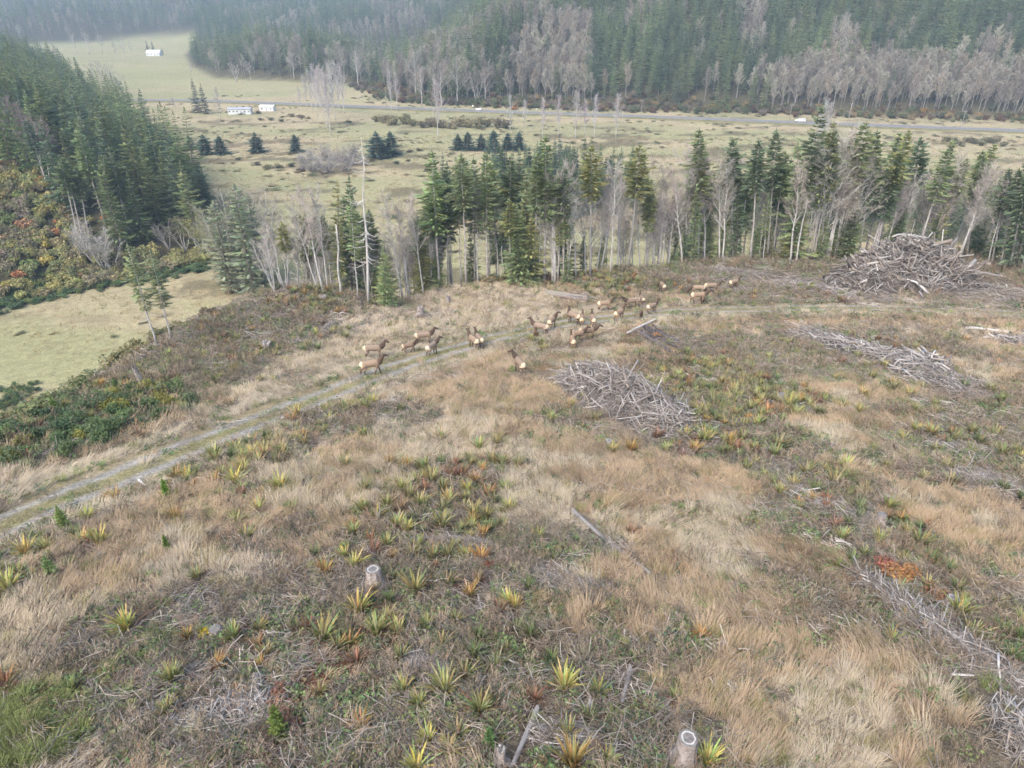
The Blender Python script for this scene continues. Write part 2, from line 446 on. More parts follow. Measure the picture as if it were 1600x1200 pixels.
def build_ground():
    front = np.radians(np.linspace(-52, 52, 430))
    back = np.radians(np.linspace(52, 308, 66))[1:-1]
    ang = np.concatenate([front, back])
    rad = np.concatenate([np.geomspace(2.0, 160, 270), np.geomspace(160, 1200, 190)[1:], np.geomspace(1200, 9000, 50)[1:]])
    A, R = np.meshgrid(ang, rad, indexing='ij')
    X, Y = R * np.sin(A), R * np.cos(A)
    Z = terrain(X, Y)
    na, nr = X.shape
    V = np.stack([X.ravel(), Y.ravel(), Z.ravel()], 1)
    i = np.arange(na)[:, None]; j = np.arange(nr - 1)[None, :]
    i2 = (i + 1) % na
    F = np.stack([i * nr + j, i * nr + j + 1, i2 * nr + j + 1, i2 * nr + j], -1).reshape(-1, 4)
    V = np.vstack([V, [[0, 0, gz(0, 0)]]]); c = len(V) - 1
    T = np.stack([np.full(na, c), np.arange(na) * nr, ((np.arange(na) + 1) % na) * nr], 1)
    me = bpy.data.meshes.new('ground')
    nv = len(V); nl = F.size + T.size; npoly = len(F) + len(T)
    me.vertices.add(nv); me.vertices.foreach_set('co', V.astype(np.float32).ravel())
    me.loops.add(nl); me.loops.foreach_set('vertex_index', np.concatenate([F.ravel(), T.ravel()]).astype(np.int32))
    me.polygons.add(npoly)
    me.polygons.foreach_set('loop_start', np.concatenate([np.arange(len(F)) * 4, F.size + np.arange(len(T)) * 3]).astype(np.int32))
    me.polygons.foreach_set('use_smooth', np.ones(npoly, bool))
    me.update(calc_edges=True); me.validate()
    x, y = V[:, 0], V[:, 1]
    s = edge_s(x, y)
    col = np.zeros((nv, 3))
    # valley meadow: straw and green in broad bands
    n1 = fbm(x / 70, y / 26, 51, 4); n2 = fbm(x / 14, y / 6, 53, 4); n3 = fbm(x / 160, y / 60, 55, 3)
    green = np.clip(sstep(0.42, 0.60, n1) * 0.7 + sstep(0.48, 0.68, n2) * 0.45, 0, 1)
    farleft = sstep(560, 720, y) * sstep(40, -120, x)                  # the farther pasture is greener
    green = np.clip(green + 0.55 * farleft, 0, 1)
    green = np.clip(green + 0.3 * sstep(-50, -90, x) * sstep(330, 200, y), 0, 1)
    straw = np.array([0.40, 0.325, 0.20])[None] * (0.70 + 0.6 * n2)[:, None]
    grn = np.array([0.265, 0.265, 0.13])[None] * (0.85 + 0.3 * n3)[:, None]
    val = straw * (1 - 0.8 * green)[:, None] + grn * (0.8 * green)[:, None]
    brush = sstep(0.56, 0.68, fbm(x / 22, y / 9, 57, 4)) * sstep(150, 200, y) * sstep(560, 460, y)
    val = val * (1 - 0.75 * brush)[:, None] + np.array([0.12, 0.10, 0.06])[None] * (0.75 * brush)[:, None]
    # woods on the hills
    dr, sr = poly_dist(x, y, HILL_R); dl, sl = poly_dist(x, y, HILL_L)
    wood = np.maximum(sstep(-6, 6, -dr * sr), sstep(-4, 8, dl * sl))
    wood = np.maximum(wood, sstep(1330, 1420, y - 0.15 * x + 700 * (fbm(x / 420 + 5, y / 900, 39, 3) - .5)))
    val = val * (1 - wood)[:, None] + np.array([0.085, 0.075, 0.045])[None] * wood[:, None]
    near = np.hypot(x, y) < 190
    cl = val.copy()
    cl[near] = SOIL[ztype(x[near], y[near])]
    w = sstep(14, 3, s)
    slope = np.array([0.13, 0.105, 0.06])
    k2 = sstep(40, 26, s) * sstep(3, 14, s)
    val = val * (1 - 0.7 * k2)[:, None] + slope[None] * (0.7 * k2)[:, None]
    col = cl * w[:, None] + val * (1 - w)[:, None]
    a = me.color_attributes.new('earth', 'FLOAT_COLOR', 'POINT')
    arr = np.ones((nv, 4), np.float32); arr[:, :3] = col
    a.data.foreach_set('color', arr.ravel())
    m = bpy.data.materials.new('earth'); m.use_nodes = True
    t = m.node_tree; b = t.nodes['Principled BSDF']; b.inputs['Roughness'].default_value = 0.95; b.inputs['Specular IOR Level'].default_value = 0.1
    vc = t.nodes.new('ShaderNodeAttribute'); vc.attribute_name = 'earth'
    tc = t.nodes.new('ShaderNodeTexCoord')
    out = vc.outputs['Color']
    for sc, lo, hi in ((0.55, 0.78, 1.22), (3.7, 0.62, 1.40), (17.0, 0.7, 1.3)):
        nz = t.nodes.new('ShaderNodeTexNoise'); nz.inputs['Scale'].default_value = sc; nz.inputs['Detail'].default_value = 4
        nz.inputs['Roughness'].default_value = 0.7
        t.links.new(tc.outputs['Object'], nz.inputs['Vector'])
        mr = t.nodes.new('ShaderNodeMapRange'); mr.inputs[1].default_value = 0.3; mr.inputs[2].default_value = 0.7
        mr.inputs[3].default_value = lo; mr.inputs[4].default_value = hi
        t.links.new(nz.outputs['Fac'], mr.inputs[0])
        mx = t.nodes.new('ShaderNodeMix'); mx.data_type = 'RGBA'; mx.blend_type = 'MULTIPLY'; mx.inputs[0].default_value = 1
        t.links.new(out, mx.inputs[6]); t.links.new(mr.outputs[0], mx.inputs[7]); out = mx.outputs[2]
    t.links.new(out, b.inputs['Base Color'])
    nz = t.nodes.new('ShaderNodeTexNoise'); nz.inputs['Scale'].default_value = 6; nz.inputs['Detail'].default_value = 6
    t.links.new(tc.outputs['Object'], nz.inputs['Vector'])
    bp = t.nodes.new('ShaderNodeBump'); bp.inputs['Strength'].default_value = 0.8; bp.inputs['Distance'].default_value = 0.15
    t.links.new(nz.outputs['Fac'], bp.inputs['Height']); t.links.new(bp.outputs['Normal'], b.inputs['Normal'])
    me.materials.append(m)
    return tag(link('ground', me), 'rolling ground of the logged clearing, the valley meadow and the hills', None, None, 'structure')
build_ground()

def strip(name, path, offs, zoff, attr, material, label):
    """a road sheet draped over the ground; attr(offset, s) colours it across its width"""
    path = np.asarray(path); d = np.gradient(path, axis=0); d /= np.linalg.norm(d, axis=1)[:, None]
    nrm = np.stack([-d[:, 1], d[:, 0]], 1)
    V = []; C = []
    for i in range(len(path)):
        for o in offs:
            p = path[i] + nrm[i] * o; V.append((p[0], p[1]))
            C.append((o, i))
    V = np.array(V); z = terrain(V[:, 0], V[:, 1]) + zoff
    n = len(offs)
    F = [(i * n + k, i * n + k + 1, (i + 1) * n + k + 1, (i + 1) * n + k) for i in range(len(path) - 1) for k in range(n - 1)]
    me = bpy.data.meshes.new(name); me.from_pydata([(a, b, c) for (a, b), c in zip(V, z)], [], F)
    a = me.color_attributes.new('earth', 'FLOAT_COLOR', 'POINT')
    arr = np.ones((len(V), 4), np.float32); arr[:, :3] = attr(np.array([c[0] for c in C]), V)
    a.data.foreach_set('color', arr.ravel())
    me.polygons.foreach_set('use_smooth', [True] * len(me.polygons)); me.materials.append(material); me.update()
    return tag(link(name, me), label, None, None, 'structure')

def track_col(o, V):
    x, y = V[:, 0], V[:, 1]
    rut = np.exp(-((np.abs(o) - 1.15) / 0.45) ** 2) * (0.7 + 0.6 * fbm(x / 2.0, y / 2.0, 61, 3))
    rut = np.clip(rut * 1.15, 0, 1)
    gravel = np.array([0.34, 0.31, 0.265]); mid = np.array([0.27, 0.235, 0.115]); edge = np.array([0.30, 0.24, 0.14])
    base = np.where(np.abs(o)[:, None] < 1.6, mid, edge)
    return base * (1 - rut)[:, None] + gravel * rut[:, None]
EARTH = bpy.data.materials['earth']
strip('dirt_track', resample(TRACK, 0.7), np.linspace(-3.0, 3.0, 25), 0.06, track_col, EARTH, 'two-rut dirt track crossing the clearing from lower left to right')

# highway across the valley
HWY_PX = [(40, 156), (140, 157), (300, 158), (430, 163), (560, 168), (700, 173), (800, 177), (1000, 183), (1200, 191), (1400, 199), (1600, 206), (1750, 211)]
HWY = resample([tuple(at(a, b)[:2]) for a, b in HWY_PX], 6.0)
asph = mat('asphalt', (0.17, 0.17, 0.175), 0.9, color2=(0.22, 0.22, 0.222), noise=0.4)
def hw_flat(name, o0, o1, zo, material, label):
    path = HWY; d = np.gradient(path, axis=0); d /= np.linalg.norm(d, axis=1)[:, None]
    nrm = np.stack([-d[:, 1], d[:, 0]], 1)
    z = np.array([gz(*p) for p in path]); z = np.convolve(np.pad(z, 6, mode='edge'), np.ones(13) / 13, mode='valid') + 0.75
    V = []
    for i in range(len(path)):
        for o in (o0, o1):
            p = path[i] + nrm[i] * o; V.append((p[0], p[1], z[i] + zo))
    F = [(2 * i, 2 * i + 2, 2 * i + 3, 2 * i + 1) for i in range(len(path) - 1)]
    return V, F, z
V, F, HWZ = hw_flat('', -5.2, 5.2, 0, None, None)
me = bpy.data.meshes.new('highway'); me.from_pydata(V, [], [f[::-1] for f in F]); me.materials.append(asph)
hw = tag(link('highway', me), 'grey two-lane highway running across the valley below the wooded hill', None, None, 'structure')
white = mat('road_paint', (0.75, 0.75, 0.72), 0.7)
for o in (-4.3, 4.3):
    V, F, _ = hw_flat('', o - 0.09, o + 0.09, 0.006, None, None)
    me = bpy.data.meshes.new('edge_line'); me.from_pydata(V, [], [f[::-1] for f in F]); me.materials.append(white); link('edge_line', me, hw)
yel = mat('centre_paint', (0.65, 0.42, 0.05), 0.7)
V, F, _ = hw_flat('', -0.14, 0.14, 0.006, None, None)
me = bpy.data.meshes.new('centre_line'); me.from_pydata(V, [], [f[::-1] for f in F]); me.materials.append(yel); link('centre_line', me, hw)
# grassy embankment that carries the road
path = HWY; d = np.gradient(path, axis=0); d /= np.linalg.norm(d, axis=1)[:, None]; nr_ = np.stack([-d[:, 1], d[:, 0]], 1)
V = []; F = []
offs = [(-9.5, None), (-7.0, -0.25), (-5.25, -0.012), (5.25, -0.012), (7.0, -0.25), (9.5, None)]
for i in range(len(path)):
    for o, dz in offs:
        p = path[i] + nr_[i] * o; V.append((p[0], p[1], gz(*p) - 0.5 if dz is None else HWZ[i] + dz))
n = len(offs)
for i in range(len(path) - 1):
    for k in range(n - 1): F.append((i * n + k, i * n + k + 1, (i + 1) * n + k + 1, (i + 1) * n + k)[::-1])
me = bpy.data.meshes.new('road_bank'); me.from_pydata(V, [], F)
me.materials.append(mat('verge', (0.13, 0.14, 0.055), 0.95, color2=(0.24, 0.19, 0.10), noise=0.15)); me.update()
tag(link('road_bank', me), 'low grassy embankment under the highway', None, None, 'structure')
def on_highway(px):
    """point on the road surface nearest to image column px, and the direction of the road"""
    k = int(np.argmin([abs(project((p[0], p[1], z))[0] - px) for p, z in zip(HWY, HWZ)]))
    d_ = HWY[min(k + 1, len(HWY) - 1)] - HWY[max(k - 1, 0)]
    return np.array([HWY[k][0], HWY[k][1], HWZ[k]]), math.atan2(d_[1], d_[0]), nr_[k]
# ------------------------------------------------------------------ plant shapes (each built once, then copied)
M_NEEDLE = mat('needles', (1, 1, 1), 0.8, tint=True, vcol='shade', spec=0.15, translucent=0.15)
M_LEAF = mat('leaves', (1, 1, 1), 0.75, tint=True, vcol='shade', spec=0.2, translucent=0.25)
M_DARKB = mat('dark_bark', (0.15, 0.12, 0.10), 0.95, color2=(0.24, 0.20, 0.17), noise=1.2, bump=.6, bscale=6)
M_GREYB = mat('grey_bark', (0.33, 0.30, 0.275), 0.95, color2=(0.46, 0.43, 0.40), noise=.5)
M_BARK = mat('conifer_bark', (0.34, 0.30, 0.265), 0.95, color2=(0.50, 0.465, 0.43), noise=1.2, bump=0.6, bscale=6)
M_PALE = mat('pale_bark', (0.60, 0.57, 0.53), 0.9, color2=(0.40, 0.37, 0.335), noise=1.6, bump=0.3, bscale=8)
M_DEAD = mat('weathered_wood', (1, 1, 1), 0.9, tint=True, vcol='shade', bump=0.4, bscale=14)
M_TWIG = mat('twigs', (1, 1, 1), 0.9, tint=True, vcol='shade')
M_GRASS = mat('grass_blades', (1, 1, 1), 0.8, tint=True, vcol='shade', spec=0.15, translucent=0.2)

def unit(a, el): return Vector((math.cos(a) * math.cos(el), math.sin(a) * math.cos(el), math.sin(el)))

def fir_meshes(seed, H=24.0, base=0.1, W=3.6, levels=32, per=6, round_=0.0, trunk_r=0.26, stubs=0, sparse=0.0, fine=1.0, top_thin=False, pexp=.75):
    r = random.Random(seed); tr = MB(); cr = MB()
    wob = [(r.uniform(-.12, .12), r.uniform(-.12, .12)) for _ in range(7)]
    pts = [(wob[i][0] * (i > 0), wob[i][1] * (i > 0), H * i / 6 - (0.6 if i == 0 else 0)) for i in range(7)]
    tr.tube(pts, [trunk_r * (1 - 0.93 * i / 6) * (1.25 if i == 0 else 1) for i in range(7)], 7)
    for _ in range(stubs):                                    # dead lower branches
        z = H * r.uniform(0.18, base + 0.12); a = r.uniform(0, 6.283); L = r.uniform(0.5, 2.3)
        d = unit(a, r.uniform(-.3, .25))
        tr.tube([Vector((0, 0, z)), Vector((0, 0, z)) + d * L * .6, Vector((0, 0, z - .15 * L)) + d * L], [.035, .025, .008], 3, cap=False)
    for li in range(levels):
        t = (li + r.uniform(-.3, .3)) / levels
        t = min(max(t, 0), 1)
        z = H * (base + (1 - base) * (t ** 0.92) * 0.985)
        prof = (1 - t) ** (pexp if not top_thin else 1.15)
        if round_: prof *= (1 - round_ * max(0, 1 - t / 0.3) ** 1.5)
        az0 = r.uniform(0, 6.283); lv = r.uniform(.78, 1.2)
        for b in range(per):
            if r.random() < sparse: continue
            L = W * max(prof, 0.045) * r.uniform(0.6, 1.15) * lv * (1 + .22 * math.sin(az0 * 0 + 6.283 * b / per + seed + z * .35))
            a = az0 + 6.283 * b / per + r.uniform(-.35, .35)
            el = 0.42 - 0.62 * (1 - t) + r.uniform(-.12, .12)
            d = unit(a, el); s = Vector((-math.sin(a), math.cos(a), 0))
            br = r.uniform(0.72, 1.28); col = (br * r.uniform(.92, 1.1), br, br * r.uniform(.9, 1.08))
            sag = r.uniform(.12, .3)
            def P(u): return Vector((0, 0, z)) + d * (L * u) + Vector((0, 0, -sag * L * u * u + 0.14 * L * u ** 4))
            ns = max(3, int((4 + L * 1.9) * fine))
            for k in range(ns):
                u = 0.14 + 0.82 * k / (ns - 1)
                p = P(u); w = (0.26 * L + 0.22) * (1.05 - 0.75 * u)
                for sg in (-1, 1):
                    q = r.uniform(.75, 1.25)
                    tip = p + s * (sg * w * q) + d * (w * 0.75 * r.uniform(.7, 1.2)) + Vector((0, 0, -w * r.uniform(.1, .5)))
                    m = (p + tip) / 2; wd = (d * 0.5 + Vector((0, 0, r.uniform(.1, .6)))).normalized() * (0.07 + 0.075 * w)
                    cr.add([p, m - wd, tip, m + wd], [(0, 1, 2, 3)], 0, tuple(c * r.uniform(.85, 1.15) for c in col))
            e = P(1.12); p = P(.6); wd = s * (0.10 * L * .5 + .08)
            cr.add([p, (p + e) / 2 - wd, e, (p + e) / 2 + wd], [(0, 1, 2, 3)], 0, tuple(c * 1.12 for c in col))
    # leader
    for a in (0, 2.1, 4.2):
        d = unit(a, 0.6); cr.add([(0, 0, H * .955), d * .3 + Vector((0, 0, H * .965)), (0, 0, H * 1.012), d * -.05 + Vector((0, 0, H * .97))], [(0, 1, 2, 3)])
    return tr, cr, H

def alder_meshes(seed, H=20.0, first=0.35, spread=0.24, n_main=20, nsec=6, ntw=6, r0=0.17, stems=1, el0=0.95, tw=0.03, lean=0.0, arch=0.0):
    r = random.Random(seed); tr = MB(); cr = MB()
    for st in range(stems):
        az = r.uniform(0, 6.283); out = 0 if stems == 1 else r.uniform(.14, .32)
        hh = H * (1 if stems == 1 else r.uniform(.72, 1.0))
        rr = r0 * (1 if stems == 1 else r.uniform(.5, .75))
        wb = [Vector((r.uniform(-.25, .25), r.uniform(-.25, .25), 0)) for _ in range(8)]
        def T(u):
            k = min(int(u * 7), 6); f = u * 7 - k
            return Vector((math.cos(az), math.sin(az), 0)) * (out * hh * u ** (1 - arch * .3)) + (wb[k] * (1 - f) + wb[k + 1] * f) * min(u * 3, 1) + Vector((0, 0, hh * (u - arch * 0.12 * u * u)))
        pts = [T(i / 9) for i in range(10)]; pts[0] = pts[0] + Vector((0, 0, -.7))
        tr.tube(pts, [rr * (1 - .9 * (i / 9) ** 1.1) for i in range(10)], 6)
        for b in range(int(n_main / max(1, stems * .7))):
            u = first + (0.97 - first) * (b + r.random()) / (n_main / max(1, stems * .7))
            p = T(u); a = r.uniform(0, 6.283) if stems == 1 else az + r.gauss(0, 1.3)
            L = hh * spread * (1.15 - .75 * (u - first) / (1 - first)) * r.uniform(.6, 1.15)
            el = el0 + r.uniform(-.25, .25)
            d = unit(a, el); c = Vector((0, 0, 1))
            def B(v, p=p, d=d, L=L): return p + d * (L * v) + c * (L * .22 * v * v)
            tr.tube([B(0), B(.35), B(.7), B(1)], [rr * (1.1 - u) * .42 + .012, rr * (1.1 - u) * .3 + .01, .016, .006], 4, cap=False)
            for s_ in range(nsec):
                v = 0.22 + .75 * (s_ + r.random()) / nsec
                q = B(v); d2 = (d + Vector((r.gauss(0, .6), r.gauss(0, .6), r.uniform(-.1, .6)))).normalized()
                L2 = L * .42 * (1.15 - .6 * v) * r.uniform(.6, 1.2)
                e = q + d2 * L2 + c * L2 * .15
                side = d2.cross(Vector((r.gauss(0, 1), r.gauss(0, 1), r.gauss(0, 1)))).normalized()
                g = r.uniform(.8, 1.15)
                cr.ribbon([q, (q + e) / 2 + c * .03 * L2, e], [tw * 1.5, tw * 1.2, tw * .6], side, 0, (g, g, g))
                for k in range(ntw):
                    w = r.uniform(.15, 1); q3 = q + (e - q) * w
                    d3 = (d2 + Vector((r.gauss(0, .75), r.gauss(0, .75), r.uniform(-.2, .65)))).normalized()
                    L3 = r.uniform(.45, 1.35) * (0.5 + H / 40)
                    e3 = q3 + d3 * L3
                    side = d3.cross(Vector((r.gauss(0, 1), r.gauss(0, 1), r.gauss(0, 1)))).normalized(); g = r.uniform(.75, 1.2)
                    cr.ribbon([q3, e3], [tw, tw * .5], side, 0, (g, g, g))
    return tr, cr, H

def snag_meshes(seed, H=12.0, branches=0, r0=0.2, broken=True):
    r = random.Random(seed); tr = MB()
    pts = [(r.uniform(-.15, .15) * (i > 0), r.uniform(-.15, .15) * (i > 0), H * i / 6 - .5 * (i == 0)) for i in range(7)]
    tr.tube(pts, [r0 * (1 - (.55 if broken else .9) * i / 6) for i in range(7)], 7)
    for b in range(branches):
        u = r.uniform(.25, .98); a = r.uniform(0, 6.283); L = (2.4 - 1.6 * u) * r.uniform(.6, 1.2) * H / 14
        p = Vector(pts[int(u * 6)]).lerp(Vector(pts[min(int(u * 6) + 1, 6)]), u * 6 - int(u * 6))
        d = unit(a, r.uniform(-.55, .05))
        tr.tube([p, p + d * L * .5 - Vector((0, 0, .08 * L)), p + d * L + Vector((0, 0, .12 * L))], [.05, .035, .01], 3, cap=False)
    return tr, None, H

PROTO = {}
def reg(key, gen, crown_mat, trunk_mat):
    tr, cr, H = gen
    PROTO[key] = (tr.mesh('trunk', [trunk_mat], smooth=True), cr.mesh('crown', [crown_mat]) if cr else None, H)
for i in range(4):   # tall timber with a bare lower trunk
    reg(f'F{i}', fir_meshes(100 + i, 24, (0.52, .58, .46, .62)[i], 3.1, 25, 7, 0.5, 0.24, stubs=34, sparse=.12 + .05 * i, fine=1.6, pexp=.5), M_NEEDLE, M_BARK)
for i in range(4):   # full to the ground
    reg(f'B{i}', fir_meshes(200 + i, 22, .05, 4.6 - .35 * i, 28, 7, 0.15, 0.24, sparse=.05, fine=1.25), M_NEEDLE, M_DARKB)
for i in range(2):   # young, dense
    reg(f'Y{i}', fir_meshes(250 + i, 9, .03, 2.5, 20, 8, 0.1, 0.13, fine=1.6), M_NEEDLE, M_DARKB)
for i in range(2):   # narrow, dark, hung with foliage
    reg(f'C{i}', fir_meshes(300 + i, 20, .08, 2.4, 28, 6, .3, .2, sparse=.15, fine=1.3, pexp=.5), M_NEEDLE, M_DARKB)
reg('T0', fir_meshes(351, 26, .42, 2.7, 22, 6, .4, .2, stubs=44, sparse=.2, fine=1.6, pexp=.55), M_NEEDLE, M_PALE)   # thin, ragged
for i in range(4):
    reg(f'A{i}', alder_meshes(400 + i, 20, .34 + .05 * (i % 3), .20, 26, 7, 7, .21, tw=.034), M_TWIG, M_PALE)
for i in range(3):
    reg(f'W{i}', alder_meshes(450 + i, 18, .33, .36, 26, 7, 7, .23, el0=.75, tw=.034), M_TWIG, M_PALE)
for i in range(2):
    reg(f'M{i}', alder_meshes(480 + i, 14, .35, .26, 30, 6, 6, .2, stems=5, tw=.026), M_TWIG, M_PALE)
for i in range(2):   # upright poplars
    reg(f'P{i}', alder_meshes(490 + i, 24, .22, .26, 40, 7, 6, .2, el0=1.2, tw=.036), M_TWIG, M_PALE)
for i in range(3):
    reg(f'S{i}', snag_meshes(520 + i, 10, 3 * i, .17), None, M_PALE)
reg('D0', snag_meshes(530, 18, 46, .2, broken=False), None, M_PALE)

def joined(key):
    """trunk and crown in one mesh, for trees too far off to show their parts"""
    tm, cm, H = PROTO[key]
    me = bpy.data.meshes.new('far_' + key)
    v = []; f = []; mi = []; col = []
    for k, m in enumerate((tm, cm)):
        if m is None: continue
        o = len(v); v += [tuple(q.co) for q in m.vertices]
        f += [tuple(i + o for i in p.vertices) for p in m.polygons]; mi += [k] * len(m.polygons)
        a = np.empty(len(m.vertices) * 4, np.float32); m.color_attributes['shade'].data.foreach_get('color', a); col.append(a)
    me.from_pydata(v, [], f); me.materials.append(tm.materials[0]); me.materials.append(cm.materials[0])
    me.polygons.foreach_set('material_index', mi)
    a = me.color_attributes.new('shade', 'FLOAT_COLOR', 'POINT'); a.data.foreach_set('color', np.concatenate(col)); me.update()
    return me
# lighter versions for the far hillsides
def far_fir(seed, H, W, base): return fir_meshes(seed, H, base, W * 1.2, 24, 7, .2, .22, sparse=.06, fine=.6, pexp=.65)
for i in range(4):
    reg(f'XF{i}', far_fir(600 + i, 30, 4.4 - .3 * i, .12 + .05 * (i % 2)), M_NEEDLE, M_DARKB)
for i in range(4):
    reg(f'XA{i}', alder_meshes(650 + i, 20, .34, .27, 24, 7, 8, .15, tw=.10), M_TWIG, M_GREYB)
FAR = {k: joined(k) for k in ('XF0', 'XF1', 'XF2', 'XF3', 'XA0', 'XA1', 'XA2', 'XA3')}

def leafy(seed, n=420, R=1.0, Hh=1.2, leaf=.13, stems=7, flat=False, stem_col=(.5, .4, .32)):
    """a shrub: stems and a cloud of leaves"""
    r = random.Random(seed); mb = MB()
    for _ in range(stems):
        a = r.uniform(0, 6.283); e = Vector((math.cos(a) * R * .6, math.sin(a) * R * .6, Hh * r.uniform(.5, .95)))
        mb.tube([(0, 0, -.15), e * .5 + Vector((0, 0, .1)), e], [.035, .02, .006], 3, 1, False, stem_col)
    lob = [(r.uniform(-.55, .55) * R, r.uniform(-.55, .55) * R, r.uniform(.35, .8) * Hh, r.uniform(.3, .55)) for _ in range(9)]
    for _ in range(n):
        lx, ly, lz, lr = r.choice(lob)
        d = Vector((r.gauss(0, 1), r.gauss(0, 1), r.gauss(0, 1))).normalized()
        p = Vector((lx, ly, lz)) + Vector((d.x * lr * R, d.y * lr * R, d.z * lr * Hh * .7)) * r.uniform(.6, 1.05)
        if p.z < .03: p.z = r.uniform(.03, .3)
        if flat: nrm = Vector((r.gauss(0, .45), r.gauss(0, .45), 1)).normalized()
        else: nrm = (d + Vector((r.gauss(0, .6), r.gauss(0, .6), r.gauss(0, .6) + .5))).normalized()
        a = nrm.cross(Vector((r.gauss(0, 1), r.gauss(0, 1), r.gauss(0, 1)))).normalized(); b = nrm.cross(a)
        s = leaf * r.uniform(.6, 1.35); g = r.uniform(.7, 1.3)
        mb.add([p - a * s, p + b * s * .6, p + a * s, p - b * s * .6], [(0, 1, 2, 3)], 0, (g * r.uniform(.85, 1.2), g, g * r.uniform(.8, 1.15)))
    return mb
SHRUB = [leafy(700 + i, 650, leaf=.10).mesh('shrub', [M_LEAF, M_TWIG]) for i in range(4)]
THICKET = [leafy(720 + i, 520, 1.0, .75, .085, 3, True).mesh('thicket', [M_LEAF, M_TWIG]) for i in range(4)]
def bare_shrub(seed, n=90, R=1.0, Hh=1.4):
    r = random.Random(seed); mb = MB()
    for _ in range(n):
        a = r.uniform(0, 6.283); el = r.uniform(.6, 1.45); L = Hh * r.uniform(.5, 1.1)
        b = Vector((r.uniform(-.3, .3) * R, r.uniform(-.3, .3) * R, 0)); d = unit(a, el)
        q = b + d * L * .55; e = b + d * L + Vector((0, 0, -.1 * L)); g = r.uniform(.7, 1.25)
        s = d.cross(Vector((r.gauss(0, 1), r.gauss(0, 1), r.gauss(0, 1)))).normalized()
        mb.ribbon([b, q, e], [.025, .02, .01], s, 0, (g, g, g))
        for k in range(5):
            w = r.uniform(.35, 1); p = b.lerp(e, w); d3 = (d + Vector((r.gauss(0, .7), r.gauss(0, .7), r.uniform(-.2, .5)))).normalized()
            s = d3.cross(Vector((r.gauss(0, 1), r.gauss(0, 1), r.gauss(0, 1)))).normalized()
            mb.ribbon([p, p + d3 * L * .35], [.018, .008], s, 0, (g, g, g))
    return mb.mesh('bare_shrub', [M_TWIG])
BARESH = [bare_shrub(740 + i) for i in range(3)]

def grass_tuft(seed, n=46, h=.62, R=.22, w=.015, lean=(.25, 0), curl=.5):
    r = random.Random(seed); mb = MB()
    for _ in range(n):
        a = r.uniform(0, 6.283); q = R * math.sqrt(r.random()); b = Vector((math.cos(a) * q, math.sin(a) * q, -.03))
        out = Vector((math.cos(a), math.sin(a), 0)) * r.uniform(.05, .5) + Vector((lean[0], lean[1], 0)) * r.uniform(.3, 1.4)
        L = h * r.uniform(.55, 1.2); c = curl * r.uniform(.3, 1.4)
        pts = [b + Vector((0, 0, L * u * (1 - .33 * c * u))) + out * (L * (u * .45 + c * u * u * .9)) for u in (0, .4, .75, 1)]
        s = Vector((-out.y + r.gauss(0, .18), out.x + r.gauss(0, .18), r.gauss(0, .2))).normalized(); g = r.uniform(.84, 1.16)
        mb.ribbon(pts, [w, w, w * .75, w * .2], s, 0, (g * r.uniform(.95, 1.06), g, g * r.uniform(.86, 1.1)))
    return mb.mesh('grass_tuft', [M_GRASS])
TUFT = [grass_tuft(800 + i, 60, .46 + .06 * i, .20 + .03 * i, .015, (.5, 0), .65 + .12 * i) for i in range(5)]
MEADOW = [grass_tuft(820 + i, 34, .5, .9, .05, (.2, 0), .6) for i in range(3)]

def cover(seed, n=36, R=.36, leaf=.055):
    r = random.Random(seed); mb = MB()
    for _ in range(n):
        a = r.uniform(0, 6.283); q = R * math.sqrt(r.random()); p = Vector((math.cos(a) * q, math.sin(a) * q, r.uniform(.03, .2)))
        nrm = Vector((r.gauss(0, .5), r.gauss(0, .5), 1)).normalized(); a_ = nrm.cross(Vector((r.gauss(0, 1), r.gauss(0, 1), .1))).normalized(); b_ = nrm.cross(a_)
        s = leaf * r.uniform(.6, 1.5); g = r.uniform(.65, 1.35)
        mb.add([p - a_ * s, p + b_ * s * .7, p + a_ * s, p - b_ * s * .7], [(0, 1, 2, 3)], 0, (g * r.uniform(.85, 1.15), g, g))
    return mb.mesh('cover', [M_LEAF])
COVER = [cover(840 + i) for i in range(4)]

def litter(seed, n=24, R=.7, rmin=.006, rmax=.02, lmin=.25, lmax=1.2):
    r = random.Random(seed); mb = MB()
    main = r.uniform(0, 3.14)
    for _ in range(n):
        a = r.gauss(main, .7); p = Vector((r.uniform(-R, R), r.uniform(-R, R), r.uniform(.015, .16))); L = r.uniform(lmin, lmax)
        d = unit(a, r.gauss(0, .12)); k = Vector((r.gauss(0, .07), r.gauss(0, .07), r.gauss(0, .04))) * L
        rr = r.uniform(rmin, rmax); g = r.uniform(.55, 1.3)
        mb.tube([p - d * L / 2, p + k, p + d * L / 2], [rr, rr * .8, rr * .4], 3, 0, False, (g, g * .98, g * .96))
    return mb.mesh('litter', [M_DEAD])
LITTER = [litter(860 + i) for i in range(5)] + [litter(870 + i, 40, .8, .003, .007, .15, .6) for i in range(3)]

